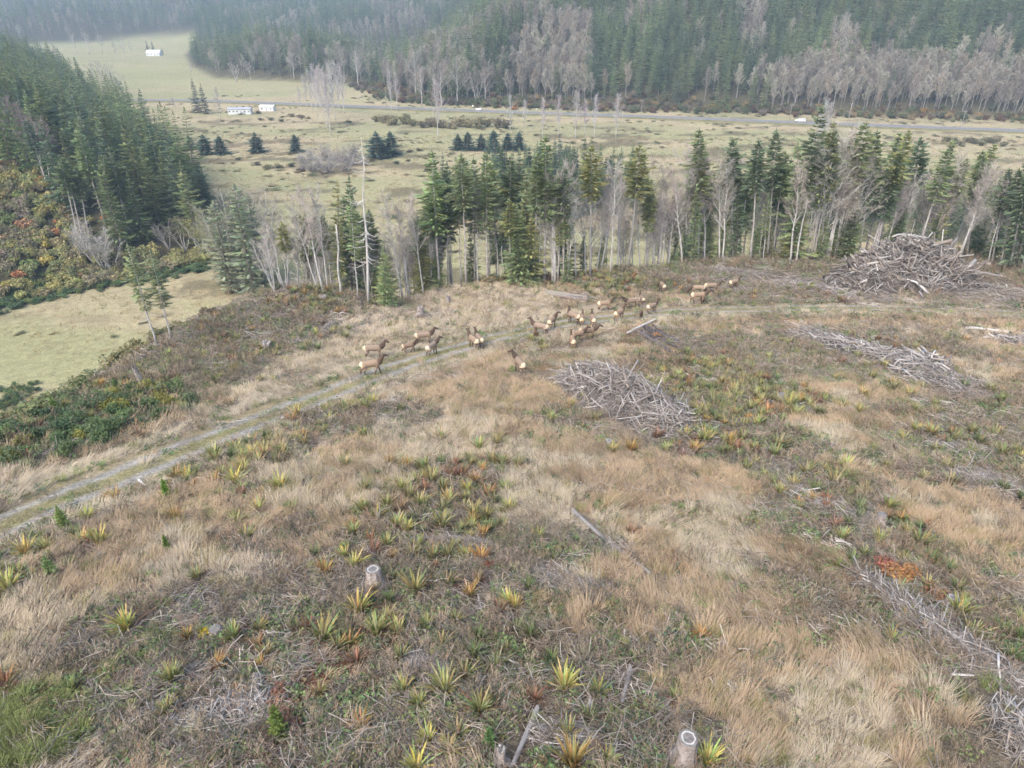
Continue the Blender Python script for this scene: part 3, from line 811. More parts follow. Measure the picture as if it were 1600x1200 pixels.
def weeds(seed, n=16):
    r = random.Random(seed); mb = MB()
    for _ in range(n):
        p = Vector((r.uniform(-.35, .35), r.uniform(-.35, .35), 0)); L = r.uniform(.25, .8); d = unit(r.uniform(0, 6.28), r.uniform(.9, 1.5)); g = r.uniform(.7, 1.25)
        s = Vector((r.gauss(0, 1), r.gauss(0, 1), 0)).normalized(); e = p + d * L
        mb.ribbon([p, e], [.010, .006], s, 0, (g, g, g))
        for k in range(5):
            q = p.lerp(e, r.uniform(.35, 1)); d2 = (d + Vector((r.gauss(0, .8), r.gauss(0, .8), .1))).normalized()
            mb.ribbon([q, q + d2 * L * .3], [.012, .018], s, 0, (g, g, g))
    return mb.mesh('weeds', [M_TWIG])
WEED = [weeds(880 + i) for i in range(4)]

def fern(seed, n=20, L0=.95, el=(0.75, 1.35)):
    """upright vase of long serrated fronds, and a skirt of dead ones"""
    r = random.Random(seed); mb = MB(); dd = MB()
    def frond(m, a, el, L, bend, w0, col):
        d = unit(a, el); s = Vector((-math.sin(a), math.cos(a), 0)); b = Vector((math.cos(a), math.sin(a), 0)) * .05
        out = Vector((math.cos(a), math.sin(a), 0))
        P = lambda u: b + d * (L * u) + out * (bend * L * u * u) - Vector((0, 0, bend * .72 * L * u ** 2.6))
        N = 9; V = []; F = []
        for k in range(N + 1):
            u = .08 + .92 * k / N; p = P(u)
            wv = w0 * (math.sin(math.pi * min(1, .18 + .82 * u)) ** .7) * (1 - .55 * u) * 1.5 * (1.25 if k % 2 else .7)
            up = Vector((0, 0, .25 * wv))
            V += [p - s * wv + up * r.uniform(.4, 1.4), p, p + s * wv + up * r.uniform(.4, 1.4)]
        for k in range(N):
            o = 3 * k; F += [(o, o + 1, o + 4, o + 3), (o + 1, o + 2, o + 5, o + 4)]
        m.add(V, F, 0, col)
    for i in range(n):
        g = r.uniform(.55, 1.18)
        frond(mb, r.uniform(0, 6.283), min(1.53, r.gauss(el[0] + .28, .2)), L0 * r.uniform(.45, 1.12), r.uniform(.05, .36), .026, (g * r.uniform(.72, 1.3), g * r.uniform(.85, 1.12), g * r.uniform(.65, 1.15)))
    for i in range(15):
        g = r.uniform(.5, 1.3); frond(dd, r.uniform(0, 6.283), r.uniform(.15, .7), L0 * r.uniform(.5, .9), r.uniform(.3, .7), .022, (g, g * r.uniform(.85, 1.1), g))
    return mb.mesh('fern', [M_LEAF]), dd.mesh('dead_fronds', [M_LEAF])
FERN = [fern(900 + i, 62 + 4 * i, .78 + .05 * (i % 3), (.86 + .05 * i, 1.52)) for i in range(5)]
# ------------------------------------------------------------------ trees along the edge of the clearing
TWIG_C = [(.45, .41, .36), (.49, .45, .40), (.40, .355, .30), (.46, .40, .33)]
GREENS = {'g': (.235, .28, .14), 'd': (.17, .215, .125), 'y': (.285, .305, .13), 'b': (.15, .20, .155)}
def place_tree(kind, loc, h, lean=(0, 0), tint=(1, 1, 1), spin=None, wide=1.0, name='fir_tree'):
    tm, cm, H = PROTO[kind]
    e = link(name, None); e.empty_display_size = .5
    e.location = loc
    e.rotation_mode = 'QUATERNION'
    q = Quaternion((0, 1, 0), lean[0]) @ Quaternion((1, 0, 0), -lean[1]) @ Quaternion((0, 0, 1), RND.uniform(0, 6.283) if spin is None else spin)
    e.rotation_quaternion = q
    k = h / H; e.scale = (k * wide, k * wide, k)
    link('trunk', tm, e)
    if cm: link('crown', cm, e, tint=tint)
    return e

def foot(px, py, extra=None):
    """where a trunk that meets the crest at this pixel stands: on the clearing, or a few metres down the bank"""
    d = ray(px, py); ts = np.linspace(30, 260, 460)
    s = edge_s(d[0] * ts, d[1] * ts)
    k = np.nonzero(s > 0)[0]
    te = ts[k[0]] if len(k) else 140.0
    h = at(px, py); th = h[1] / d[1]
    t = min(th, te + (RND.uniform(1.5, 8) if extra is None else extra))
    x, y = d[0] * t, d[1] * t
    return np.array([x, y, gz(x, y) - .15])

def height_to(p, top_px, top_py):
    q = (600 - top_py) / FPX; c, s = math.cos(PITCH), math.sin(PITCH)
    zt = p[1] * (q * c - s) / (c + q * s) + CAM_Z
    h = max(zt - p[2], 2.0)
    dep = p[1] * c - (zt - CAM_Z) * s
    dx = (top_px - 800) / FPX * dep - p[0]
    return h, math.atan2(dx, h)

def jit(c, v=.12):
    k = RND.uniform(1 - v, 1 + v); return tuple(x * k * RND.uniform(1 - v * .4, 1 + v * .4) for x in c)

# base x, base y, top x, top y, kind, colour
EDGE_TREES = '''247 545 200 380 T g|268 535 234 390 T g|445 452 418 345 M -|430 458 392 372 M -|466 451 459 342 A -|505 455 472 297 A -|512 448 494 300 A -|497 452 452 318 A -
533 462 525 350 S -|530 452 527 281 C y|549 456 545 274 B d|560 470 547 300 T g|576 476 565 214 D -|605 482 597 378 B g|630 470 600 310 A -|640 466 622 318 A -|662 457 640 312 A -
686 447 674 236 F g|700 446 696 264 F d|706 448 704 354 S -|720 442 716 288 F d|729 442 720 241 F g|742 442 740 247 F g|747 442 745 300 A -|761 441 759 240 F g|765 441 763 250 F y
779 440 770 298 A -|785 440 784 385 S -|796 438 797 244 F d|812 430 812 232 B d|826 428 822 262 B g
877 431 848 292 W -|886 433 879 266 C d|900 435 889 262 A -|922 431 925 226 F y|916 428 906 298 A -|932 428 949 280 A -|938 427 960 300 A -|954 430 962 262 A -|965 424 970 272 A -
981 424 1000 224 F y|1002 407 995 300 A -|1010 417 1012 276 F y|1024 412 1022 262 W -|1030 411 1038 268 A -|1069 397 1053 266 A -|1085 398 1088 290 C g|1079 396 1080 240 W -|1102 402 1100 252 A -
1093 394 1094 200 F g|1110 398 1112 300 C g|1125 402 1124 250 A -|1130 402 1136 256 A -|1148 394 1145 214 F d|1143 400 1149 246 A -|1152 398 1154 276 C d|1157 401 1164 312 S -|1173 410 1186 218 F d
1187 403 1196 280 A -|1192 412 1201 300 T g|1200 400 1214 200 F d|1207 404 1226 236 F g|1238 408 1249 220 C g|1235 411 1252 262 A -|1244 411 1260 312 S -|1262 406 1277 276 A -
1285 406 1297 230 W -|1289 402 1310 262 T d|1278 398 1287 200 F g|1312 398 1331 192 B d|1303 406 1330 262 A -|1310 406 1347 236 T -|1331 403 1360 262 F d|1341 402 1372 203 F g|1352 400 1381 246 F d
1362 398 1390 262 A -|1371 396 1407 205 F g|1403 392 1424 262 F d|1416 388 1441 212 F d|1436 388 1458 280 W -|1450 392 1474 262 M -|1466 396 1482 284 W -|1482 398 1556 222 F y|1500 404 1518 330 A -
1512 402 1536 232 F g|1543 416 1575 284 A -|1549 416 1580 262 F d|1561 422 1596 262 F d|1576 425 1612 240 F d|1586 424 1624 220 B d|1596 428 1640 236 F d|1622 432 1668 226 F g|1645 436 1700 240 B d'''
KN = {'F': ('fir_tree', 'tall bare-trunked fir', 'fir tree'), 'B': ('fir_tree', 'full dark fir', 'fir tree'), 'C': ('cedar_tree', 'narrow dense evergreen', 'evergreen'),
      'T': ('fir_tree', 'thin ragged fir', 'fir tree'), 'A': ('alder_tree', 'bare pale alder', 'alder'), 'W': ('alder_tree', 'wide-crowned bare alder', 'alder'),
      'M': ('maple_tree', 'many-stemmed bare tree', 'bare tree'), 'S': ('snag', 'short broken dead trunk', 'dead tree'), 'D': ('snag', 'tall white dead tree', 'dead tree')}
NV = {'F': 4, 'B': 4, 'C': 2, 'T': 1, 'A': 4, 'W': 3, 'M': 2, 'S': 3, 'D': 1}
CW = {'g': 'green', 'd': 'dark', 'y': 'yellow-green', 'b': 'blue-green', '-': 'grey'}
def edge_where(px):
    if px < 300: return 'on the near left edge of the clearing'
    if px < 560: return 'at the edge behind the knoll'
    if px < 670: return 'at the dip beside the knoll'
    if px < 840: return 'at the edge left of the elk'
    if px < 1060: return 'at the edge behind the elk herd'
    if px < 1200: return 'at the edge right of the elk'
    if px < 1400: return 'at the edge left of the big heap'
    return 'at the edge behind the big heap'
for tok in EDGE_TREES.replace('\n', '|').split('|'):
    bx, by, tx, ty, kd, cc = tok.split(); bx, by, tx, ty = map(float, (bx, by, tx, ty))
    p = foot(bx, by)
    h, ln = height_to(p, tx, ty)
    ln = max(-.2, min(.2, ln)) if tok[:4] != '1482' else min(ln, .3)
    tint = jit(GREENS[cc]) if cc in GREENS else jit(RND.choice(TWIG_C))
    nm, lab, cat = KN[kd]
    o = place_tree(f'{kd}{RND.randrange(NV[kd])}', p, h, (ln, RND.uniform(-.03, .03)), tint, None, RND.uniform(.85, 1.1) * (1.3 if bx < 300 else 1), nm)
    tag(o, None, cat, 'trees along the edge of the clearing')
    sing = lab + (f' with {CW[cc]} crown' if cc != '-' and kd != 'B' else '')
    plur = lab.replace(' dark', '') + 's' if cc == '-' or kd == 'B' else CW[cc] + ' ' + lab + 's'
    later_label(o, (sing, plur, edge_where(bx)), bx)

# second rank: younger trees down the bank, seen between the trunks
for k in range(165):
    px = RND.choice([RND.uniform(440, 690), RND.uniform(440, 690), RND.uniform(660, 1640), RND.uniform(840, 1640), RND.uniform(1040, 1640)]); py = 408 if px > 900 else 444
    ex = RND.uniform(4, 26); p = foot(px, py - 2, ex)
    kd = RND.choice('AAWFFAFFAF' if px > 1060 else ('AAAWFAFA' if px > 840 or px < 670 else 'AFFFF')); h = (RND.uniform(14, 20) + .4 * ex) * (1.0 if px > 1060 else (.72 if px < 670 else .82)) * (.8 if kd in 'AW' else 1)
    cc = RND.choice('ggdyd')
    tint = jit(GREENS[cc]) if kd in 'FBCT' else jit(RND.choice(TWIG_C))
    nm, lab, cat = KN[kd]
    o = place_tree(f'{kd}{RND.randrange(NV[kd])}', p, h, (RND.uniform(-.05, .05), 0), tint, None, RND.uniform(.8, 1.05), nm)
    tag(o, None, cat, 'rear trees down the bank')
    later_label(o, ('rear ' + lab.split()[-1], 'rear ' + lab.split()[-1] + 's', edge_where(px).replace('at the edge', 'down the bank')), px)

# young evergreens filling in between the trunks
for k in range(46):
    px = RND.choice([RND.uniform(500, 830), RND.uniform(840, 1640), RND.uniform(1050, 1640)]); ex = RND.uniform(.5, 14); p = foot(px, 406 if px > 900 else 442, ex)
    kd = RND.choice(['B0', 'B1', 'C0', 'C1', 'B2']); h = RND.uniform(4.5, 9) + .45 * ex
    o = place_tree(kd, p, h, (RND.uniform(-.04, .04), 0), jit(GREENS[RND.choice('gdgy')]), None, RND.uniform(1.1, 1.5), 'young_fir')
    tag(o, None, 'young fir', 'young firs between the trunks'); later_label(o, ('young bushy fir', 'young bushy firs', edge_where(px)), px)
# ------------------------------------------------------------------ forests on the hills
def in_poly(px, py, poly):
    px = np.asarray(px); py = np.asarray(py); r = np.zeros(px.shape, bool); j = len(poly) - 1
    for i in range(len(poly)):
        (xi, yi), (xj, yj) = poly[i], poly[j]
        c = ((yi > py) != (yj > py)) & (px < (xj - xi) * (py - yi) / (yj - yi + 1e-9) + xi)
        r ^= c; j = i
    return r
def proj_arr(P):
    z = P[:, 2] - CAM_Z; c, s = math.cos(PITCH), math.sin(PITCH)
    dep = P[:, 1] * c - z * s; up = P[:, 1] * s + z * c
    return 800 + FPX * P[:, 0] / dep, 600 - FPX * up / dep, dep
def sample(x0, x1, y0, y1, cell, seed):
    r = np.random.default_rng(seed)
    X, Y = np.meshgrid(np.arange(x0, x1, cell), np.arange(y0, y1, cell))
    X = X + r.uniform(-.48, .48, X.shape) * cell; Y = Y + r.uniform(-.48, .48, Y.shape) * cell
    return X.ravel(), Y.ravel()
def keep_view(x, y, m=1.08, pad=40):
    return np.abs(x) < 0.72 * m * (y * math.cos(PITCH) + 40) + pad

FRINGE_A = [(1180, 120), (1240, 104), (1400, 98), (1530, 100), (1660, 118), (1660, 215), (1180, 195)]
FRINGE_B = [(640, 90), (795, 70), (925, 80), (922, 180), (795, 178), (640, 168)]
def hill_points():
    out = []
    x, y = sample(-640, 640, 440, 980, 7.0, 1)
    d, s = poly_dist(x, y, HILL_R); k = (-d * s > 5) & keep_view(x, y); out.append((x[k], y[k]))
    x, y = sample(-640, 640, 430, 760, 5.2, 4)           # dense alder fringe at the foot
    d, s = poly_dist(x, y, HILL_R); k = (-d * s > 3) & (-d * s < 75) & keep_view(x, y)
    x, y = x[k], y[k]; q = proj_arr(np.stack([x, y, terrain(x, y) + 11], 1))
    k = in_poly(q[0], q[1], FRINGE_A) | in_poly(q[0], q[1], FRINGE_B); out.append((x[k], y[k]))
    x, y = sample(-1500, 1700, 980, 2300, 10.5, 2)
    d, s = poly_dist(x, y, HILL_R); k = (-d * s > 5) & keep_view(x, y) & ((x > -90) | (y > 1180)); out.append((x[k], y[k]))
    x, y = sample(-3300, 3300, 1050, 4600, 23, 3)
    d, s = poly_dist(x, y, HILL_R); k = ((y - .15 * x + 700 * (fbm(x / 420 + 5, y / 900, 39, 3) - .5)) > 1400) & (~((-d * s > 5) & (y < 2300))) & keep_view(x, y); out.append((x[k], y[k]))
    return np.concatenate([o[0] for o in out]), np.concatenate([o[1] for o in out])
hx, hy = hill_points(); hz_ = terrain(hx, hy)
HP = np.stack([hx, hy, hz_], 1)
mpx, mpy, mdep = proj_arr(HP + np.array([0, 0, 11.0]))
vis = (mpx > -60) & (mpx < 1660) & (mpy > -60) & (mpy < 240)
HP, mpx, mpy, mdep = HP[vis], mpx[vis], mpy[vis], mdep[vis]
u = rng.random(len(HP)); nz = fbm(HP[:, 0] / 55, HP[:, 1] / 55, 71, 3)
pal = np.full(len(HP), 0.04)
pal = np.maximum(pal, np.where((HP[:, 1] > 980) & (nz > .57), .8, 0))
pal = np.maximum(pal, np.where((HP[:, 1] > 660) & (HP[:, 1] < 980) & (nz > .6), .75, 0))
def zone(poly, v):
    global pal
    pal = np.where(in_poly(mpx, mpy, poly), v, pal)
zone([(640, 70), (720, 55), (800, 80), (800, 175), (640, 165)], .6)
zone([(545, 70), (640, 60), (640, 160), (545, 140)], .5)
zone([(300, 88), (545, 105), (545, 140), (300, 128)], .35)
zone([(795, 62), (850, 26), (1000, 20), (1000, 58), (925, 88), (922, 180), (795, 175)], .95)
zone([(922, 20), (1180, 60), (1180, 135), (922, 130)], .05)
zone([(922, 120), (1180, 115), (1180, 185), (922, 185)], .3)
zone([(1150, 0), (1195, 0), (1190, 72), (1160, 72)], .9)
zone([(1300, 38), (1345, 38), (1345, 92), (1300, 92)], .85)
zone([(1180, 120), (1240, 100), (1400, 92), (1530, 96), (1600, 112), (1660, 115), (1660, 215), (1180, 195)], .95)
zone([(1530, 66), (1570, 72), (1610, 120), (1530, 120)], .9)
isA = u < pal
# far trees nearest to us stand as single things; the rest of the wood is one mass
order = np.argsort(mdep)
inview = (mpx > 0) & (mpx < 1600) & (mpy > 2)
firI = [i for i in order if inview[i] and not isA[i]][:50]
aldI = [i for i in order if inview[i] and isA[i]][:200]
single = set(firI) | set(aldI)
HGT = np.where(isA, rng.uniform(15, 23, len(HP)), rng.uniform(17, 35, len(HP)) * (.75 + .5 * fbm(HP[:, 0] / 30, HP[:, 1] / 30, 73, 3)))
far = HP[:, 1] > 980
HGT = HGT * np.where(far, .95, 1.0)
FIRC = np.array([(.16, .215, .11), (.20, .255, .12), (.125, .175, .105), (.23, .27, .125)])
ALDC = np.array([(.36, .325, .27), (.42, .385, .32), (.30, .26, .22), (.40, .375, .29), (.37, .31, .24)])
def hill_where(px, py, z):
    if px < 330: col = 'at the far end of the valley'
    elif px < 560: col = 'on the rounded hill behind the white sheds'
    elif px < 700: col = 'at the mouth of the side valley'
    elif px < 850: col = 'on the hill behind the white car'
    elif px < 1010: col = 'on the hill left of the middle pole'
    elif px < 1180: col = 'on the hill right of the middle pole'
    elif px < 1330: col = 'on the hill behind the white truck'
    elif px < 1460: col = 'on the hill right of the white truck'
    else: col = 'on the hill at the far right'
    return col
for i in sorted(single):
    a = bool(isA[i]); kd = ('XA' if a else 'XF') + str(rng.integers(4))
    c = ALDC[rng.integers(len(ALDC))] if a else FIRC[rng.integers(len(FIRC))]
    H0 = 20 if a else 30; k = HGT[i] / H0
    o = link('alder_tree' if a else 'fir_tree', FAR[kd], None, (HP[i, 0], HP[i, 1], HP[i, 2] - .2), (0, 0, rng.uniform(0, 6.28)), (k * rng.uniform(.85, 1.1),) * 2 + (k,), c * rng.uniform(.85, 1.15))
    size = 'tall' if HGT[i] > (20 if a else 28) else 'short'
    rank = 'front' if mpy[i] > 128 else 'second-row'
    tag(o, None, 'alder' if a else 'fir tree', 'bare alders beside the highway' if a else 'firs at the foot of the hill')
    nm = f'{rank} {size} ' + ('bare alder' if a else 'dark fir')
    later_label(o, (nm, nm + 's', hill_where(mpx[i], mpy[i], 0)), mpx[i])
rest = np.array([i for i in range(len(HP)) if i not in single])
def mass(name, ids, protos, H0, cols, label, cat):
    n = len(ids); k = HGT[ids] / H0 * np.where(HP[ids, 1] > 2300, 1.7, np.where(HP[ids, 1] > 980, 1.15, 1.0))
    wid = rng.uniform(.85, 1.15, n)
    scl = np.stack([k * wid, k * wid, k], 1)
    rot = np.stack([rng.normal(0, .03, n), rng.normal(0, .03, n), rng.uniform(0, 6.28, n)], 1)
    patch = .8 + .4 * fbm(HP[ids, 0] / 40, HP[ids, 1] / 40, 77, 3)
    t = cols[rng.integers(len(cols), size=n)] * (rng.uniform(.8, 1.2, n) * patch)[:, None]
    scatter(name, protos, HP[ids] - np.array([0, 0, .3]), rot, scl, rng.integers(len(protos), size=n), t, label, cat)
mass('conifer_forest', rest[~isA[rest]], [FAR[f'XF{i}'] for i in range(4)], 30, FIRC, 'dark conifer forest covering the hills across the valley', 'forest')
mass('alder_forest', rest[isA[rest]], [FAR[f'XA{i}'] for i in range(4)], 20, ALDC, 'grey-brown bare alder woods in patches on the hills', 'forest')

# undergrowth at the foot of the hill beyond the road
def brush_line(name, path_px, n, w, tints, scale, label, cat, protos, lift=0, seed=5, gen=None):
    r = np.random.default_rng(seed)
    path = gen if gen is not None else np.array([at(a, b)[:2] for a, b in path_px])
    t = r.uniform(0, len(path) - 1.001, n); k = t.astype(int); f = (t - k)[:, None]
    p = path[k] * (1 - f) + path[k + 1] * f
    d = path[k + 1] - path[k]; d = d / np.linalg.norm(d, axis=1)[:, None]
    p = p + np.stack([-d[:, 1], d[:, 0]], 1) * r.normal(0, w, n)[:, None]
    P = np.stack([p[:, 0], p[:, 1], terrain(p[:, 0], p[:, 1]) + lift], 1)
    s = r.uniform(*scale, n)
    rot = np.stack([r.normal(0, .1, n), r.normal(0, .1, n), r.uniform(0, 6.28, n)], 1)
    tt = np.array(tints)[r.integers(len(tints), size=n)] * r.uniform(.75, 1.25, n)[:, None]
    return scatter(name, protos, P, rot, np.stack([s, s, s * r.uniform(.8, 1.2, n)], 1), r.integers(len(protos), size=n), tt, label, cat)
foot_path = np.array([p for p in HILL_R[1:8]], float)
brush_line('roadside_brush', None, 900, 6.5, [(.15, .17, .08), (.16, .10, .06), (.13, .15, .07), (.26, .20, .10), (.20, .17, .13)], (1.6, 3.8), 'low tangled brush between the highway and the wooded hill', 'brush', SHRUB, gen=foot_path, seed=8)

# ------------------------------------------------------------------ the wooded slope on the left
lx, ly = sample(-470, -60, 120, 900, 7.6, 12)
d, s = poly_dist(lx, ly, HILL_L); dl = d * s
k = (dl > 7) & keep_view(lx, ly, 1.06, 20); lx, ly, dl = lx[k], ly[k], dl[k]
LP = np.stack([lx, ly, terrain(lx, ly)], 1)
bpx, bpy_, bdep = proj_arr(LP)
SHRUBZ = [(-80, 190), (0, 245), (60, 292), (105, 335), (150, 395), (300, 385), (340, 385), (360, 430), (-80, 520)]
k = ~in_poly(bpx, bpy_, SHRUBZ) & (bpx > -90)
LP, bpx, bpy_, bdep = LP[k], bpx[k], bpy_[k], bdep[k]
o_ = np.argsort(bdep); LP, bpx, bpy_, bdep = LP[o_], bpx[o_], bpy_[o_], bdep[o_]
LC = [(.175, .225, .105), (.20, .25, .115), (.14, .19, .105), (.215, .25, .11), (.15, .20, .13)]
nlead = 80
for i in range(nlead):
    kd = RND.choice(['B0', 'B1', 'B2', 'B3', 'B1', 'F2', 'F0'])
    h = RND.choice([RND.uniform(12, 20), RND.uniform(20, 31), RND.uniform(22, 28)])
    o = place_tree(kd, LP[i] - np.array([0, 0, .3]), h, (RND.uniform(-.04, .04), RND.uniform(-.03, .03)), jit(RND.choice(LC)), None, RND.uniform(1.0, 1.3))
    size = 'tall' if h > 22 else 'medium'
    side = 'lower' if bpy_[i] > 330 else ('middle' if bpy_[i] > 265 else 'upper')
    col = 'at the left border' if bpx[i] < 70 else ('above the shrubs' if bpx[i] < 190 else 'at its right end')
    tag(o, None, 'fir tree', 'firs on the left slope')
    later_label(o, (f'{size} fir on the {side} slope', f'{size} firs on the {side} slope', col), bpx[i])
n = len(LP) - nlead; P = LP[nlead:]
kk = rng.uniform(12, 33, n) / 30; wv = rng.uniform(1.05, 1.4, n)
scatter('slope_forest', [FAR[f'XF{i}'] for i in range(4)], P - np.array([0, 0, .3]), np.stack([rng.normal(0, .03, n), rng.normal(0, .03, n), rng.uniform(0, 6.28, n)], 1),
        np.stack([kk * wv, kk * wv, kk], 1), rng.integers(4, size=n), np.array(LC)[rng.integers(len(LC), size=n)] * rng.uniform(.8, 1.2, n)[:, None],
        'dense dark conifer wood on the upper left slope', 'forest')

def put(kind, bx, by, ty, tint, name, label, cat, group=None, tx=None, wide=1.0, single_mesh=False):
    p = at(bx, by); h, ln = height_to(p, bx if tx is None else tx, ty)
    o = place_tree(kind, p - np.array([0, 0, .2]), h, (max(-.2, min(.2, ln)) if tx is not None else 0, 0), tint, None, wide, name)
    tag(o, label, cat, group)
    return o
put('D0', 188, 372, 272, (1, 1, 1), 'snag', 'white dead tree with curved bare branches below the left firs', 'dead tree', tx=160)
for bx, by, tx, ty in ((125, 385, 100, 300), (131, 380, 106, 305), (141, 381, 127, 318), (177, 370, 167, 300)):
    o = put('F3', bx, by, ty - 60, jit(LC[0]), 'fir_tree', None, 'fir tree', 'firs on the left slope', tx=tx - 8)
    later_label(o, ('fir with a long bare trunk', 'firs with long bare trunks', 'above the autumn shrubs on the left'), bx)
for j, (bx, by, tx, ty) in enumerate(((27, 252, 4, 160), (40, 258, 18, 165), (52, 262, 30, 172), (66, 275, 52, 188), (78, 282, 66, 200))):
    o = put('W%d' % (j % 3), bx, by, ty, jit((.34, .27, .24)), 'alder_tree', None, 'alder', 'bare alders at the left border', tx=tx)
    later_label(o, ('bare alder', 'bare alders', 'among the firs at the left border'), bx)
# pale tangled bare shrubs at the bottom of the slope
for j, (bx, by, ty, wd) in enumerate(((150, 415, 345, 1.5), (165, 425, 352, 1.6), (178, 428, 368, 1.5), (140, 400, 350, 1.2))):
    o = put('M%d' % (j % 2), bx, by, ty, (.44, .41, .37), 'bare_shrub', None, 'shrub', 'pale bare shrubs under the left firs', wide=wd)
    later_label(o, ('pale tangled bare shrub', 'pale tangled bare shrubs', 'under the white dead tree'), bx)
# willow thicket where the left slope meets the knoll
for j, (bx, by, ty, c, wd) in enumerate(((318, 398, 328, (.27, .25, .09), 1.9), (335, 402, 338, (.30, .28, .10), 1.8), (290, 392, 340, (.22, .20, .14), 1.8), (265, 390, 345, (.24, .21, .18), 1.7),
                                     (370, 432, 300, (.30, .29, .20), 1.2), (395, 420, 292, (.32, .30, .23), 1.2), (415, 430, 300, (.30, .28, .21), 1.15), (352, 440, 330, (.27, .27, .17), 1.2),
                                     (380, 452, 340, (.30, .28, .21), 1.3), (425, 446, 318, (.33, .30, .26), 1.1))):
    o = put('M%d' % (j % 2), bx, by, ty, c, 'willow', None, 'willow', 'willows between the left slope and the knoll', wide=wd)
    later_label(o, ('olive willow', 'olive willows', 'at the foot of the left slope') if bx < 340 else ('tall grey-green willow', 'tall grey-green willows', 'behind the knoll'), bx)

for j, (bx, by, ty) in enumerate(((362, 458, 312), (398, 462, 286), (384, 444, 296), (350, 446, 336), (412, 452, 300))):
    o = put('C%d' % (j % 2), bx, by, ty, jit((.27, .29, .19)), 'willow', None, 'willow', 'willows between the left slope and the knoll', wide=1.5)
    later_label(o, ('soft grey-green leafy willow', 'soft grey-green leafy willows', 'behind the knoll'), bx)
# autumn shrubs on the open part of the left slope
AUT = {'orange': (.54, .26, .12), 'yellow': (.48, .42, .12), 'green': (.23, .27, .10), 'olive': (.34, .32, .13), 'rust': (.43, .26, .14), 'purple-brown': (.30, .23, .19)}
SHR = '''33 436 orange 3.1|8 262 orange 3|60 287 orange 2.6|20 285 olive 4|45 300 olive 4|75 315 yellow 3|30 330 purple-brown 4|45 358 rust 4|52 372 rust 3.4|92 350 orange 2.2|85 368 orange 2.6|12 350 green 4|20 392 olive 4
68 385 yellow 3|105 340 rust 2.4|115 372 rust 2.6|8 378 rust 3|110 420 olive 3.4|128 432 rust 3|75 412 yellow 3.4|50 420 green 3.6|5 408 purple-brown 3.4|95 395 yellow 2.6|150 440 purple-brown 2.6|12 452 yellow 3|60 450 green 2.8|100 442 yellow 2.6
125 452 olive 2.8|28 312 green 3.6|70 338 olive 3.8|110 308 rust 3.4|140 350 olive 3|165 345 orange 2.2|275 345 orange 2|85 325 purple-brown 3.2|38 345 purple-brown 3.4|5 312 olive 4.4|2 335 purple-brown 4|120 400 yellow 3'''
for j, tok in enumerate(SHR.replace('\n', '|').split('|')):
    bx, by, cw, sz = tok.split(); p = at(float(bx), float(by)); sz = float(sz)
    o = link('autumn_shrub', SHRUB[j % 4], None, p - np.array([0, 0, .2]), (0, 0, RND.uniform(0, 6.28)), (sz * .85, sz * .85, sz * .75), jit(AUT[cw], .15))
    tag(o, None, 'shrub', 'autumn shrubs on the left slope')
    wh = 'on the upper left slope' if float(by) < 330 else ('on the middle left slope' if float(by) < 400 else 'at the foot of the left slope')
    later_label(o, (f'{cw} autumn shrub', f'{cw} autumn shrubs', wh), float(bx))
def fill_poly(poly, n, seed):
    r = np.random.default_rng(seed); P = []
    xs = [q[0] for q in poly]; ys = [q[1] for q in poly]
    # points are drawn on the ground between the ground positions of the outline
    G = np.array([at(*q)[:2] for q in poly])
    gx0, gy0 = G.min(0); gx1, gy1 = G.max(0)
    X = r.uniform(gx0, gx1, n * 6); Y = r.uniform(gy0, gy1, n * 6)
    k = in_poly(X, Y, [tuple(g) for g in G]); X, Y = X[k][:n], Y[k][:n]
    return np.stack([X, Y, terrain(X, Y)], 1), r
def fill(name, poly, n, seed, protos, scale, tints, label, cat, zs=(.8, 1.2), lift=-.1, tilt=.1):
    P, r = fill_poly(poly, n, seed); n = len(P)
    s = r.uniform(*scale, n)
    rot = np.stack([r.normal(0, tilt, n), r.normal(0, tilt, n), r.uniform(0, 6.28, n)], 1)
    t = np.array(tints)[r.integers(len(tints), size=n)] * r.uniform(.78, 1.22, n)[:, None]
    return scatter(name, protos, P + np.array([0, 0, lift]), rot, np.stack([s, s, s * r.uniform(*zs, n)], 1), r.integers(len(protos), size=n), t, label, cat)
fill('slope_undergrowth', [(-60, 200), (0, 240), (70, 285), (130, 350), (160, 400), (330, 392), (345, 405), (200, 440), (0, 478), (-80, 490)], 560, 14, SHRUB, (1.3, 3.0),
     [(.32, .31, .14), (.27, .29, .13), (.38, .35, .14), (.33, .28, .16), (.30, .27, .17), (.36, .36, .14), (.25, .27, .12)], 'mixed green, yellow and rust undergrowth on the left slope', 'undergrowth')
brush_line('bramble_bank', [(-40, 492), (0, 476), (60, 460), (130, 447), (200, 436), (262, 428), (345, 408)], 520, 3.0, [(.10, .165, .075), (.12, .19, .08), (.16, .20, .075), (.09, .14, .075)], (1.0, 1.9),
           'dark green bramble bank along the foot of the left slope', 'bramble', THICKET, seed=15)

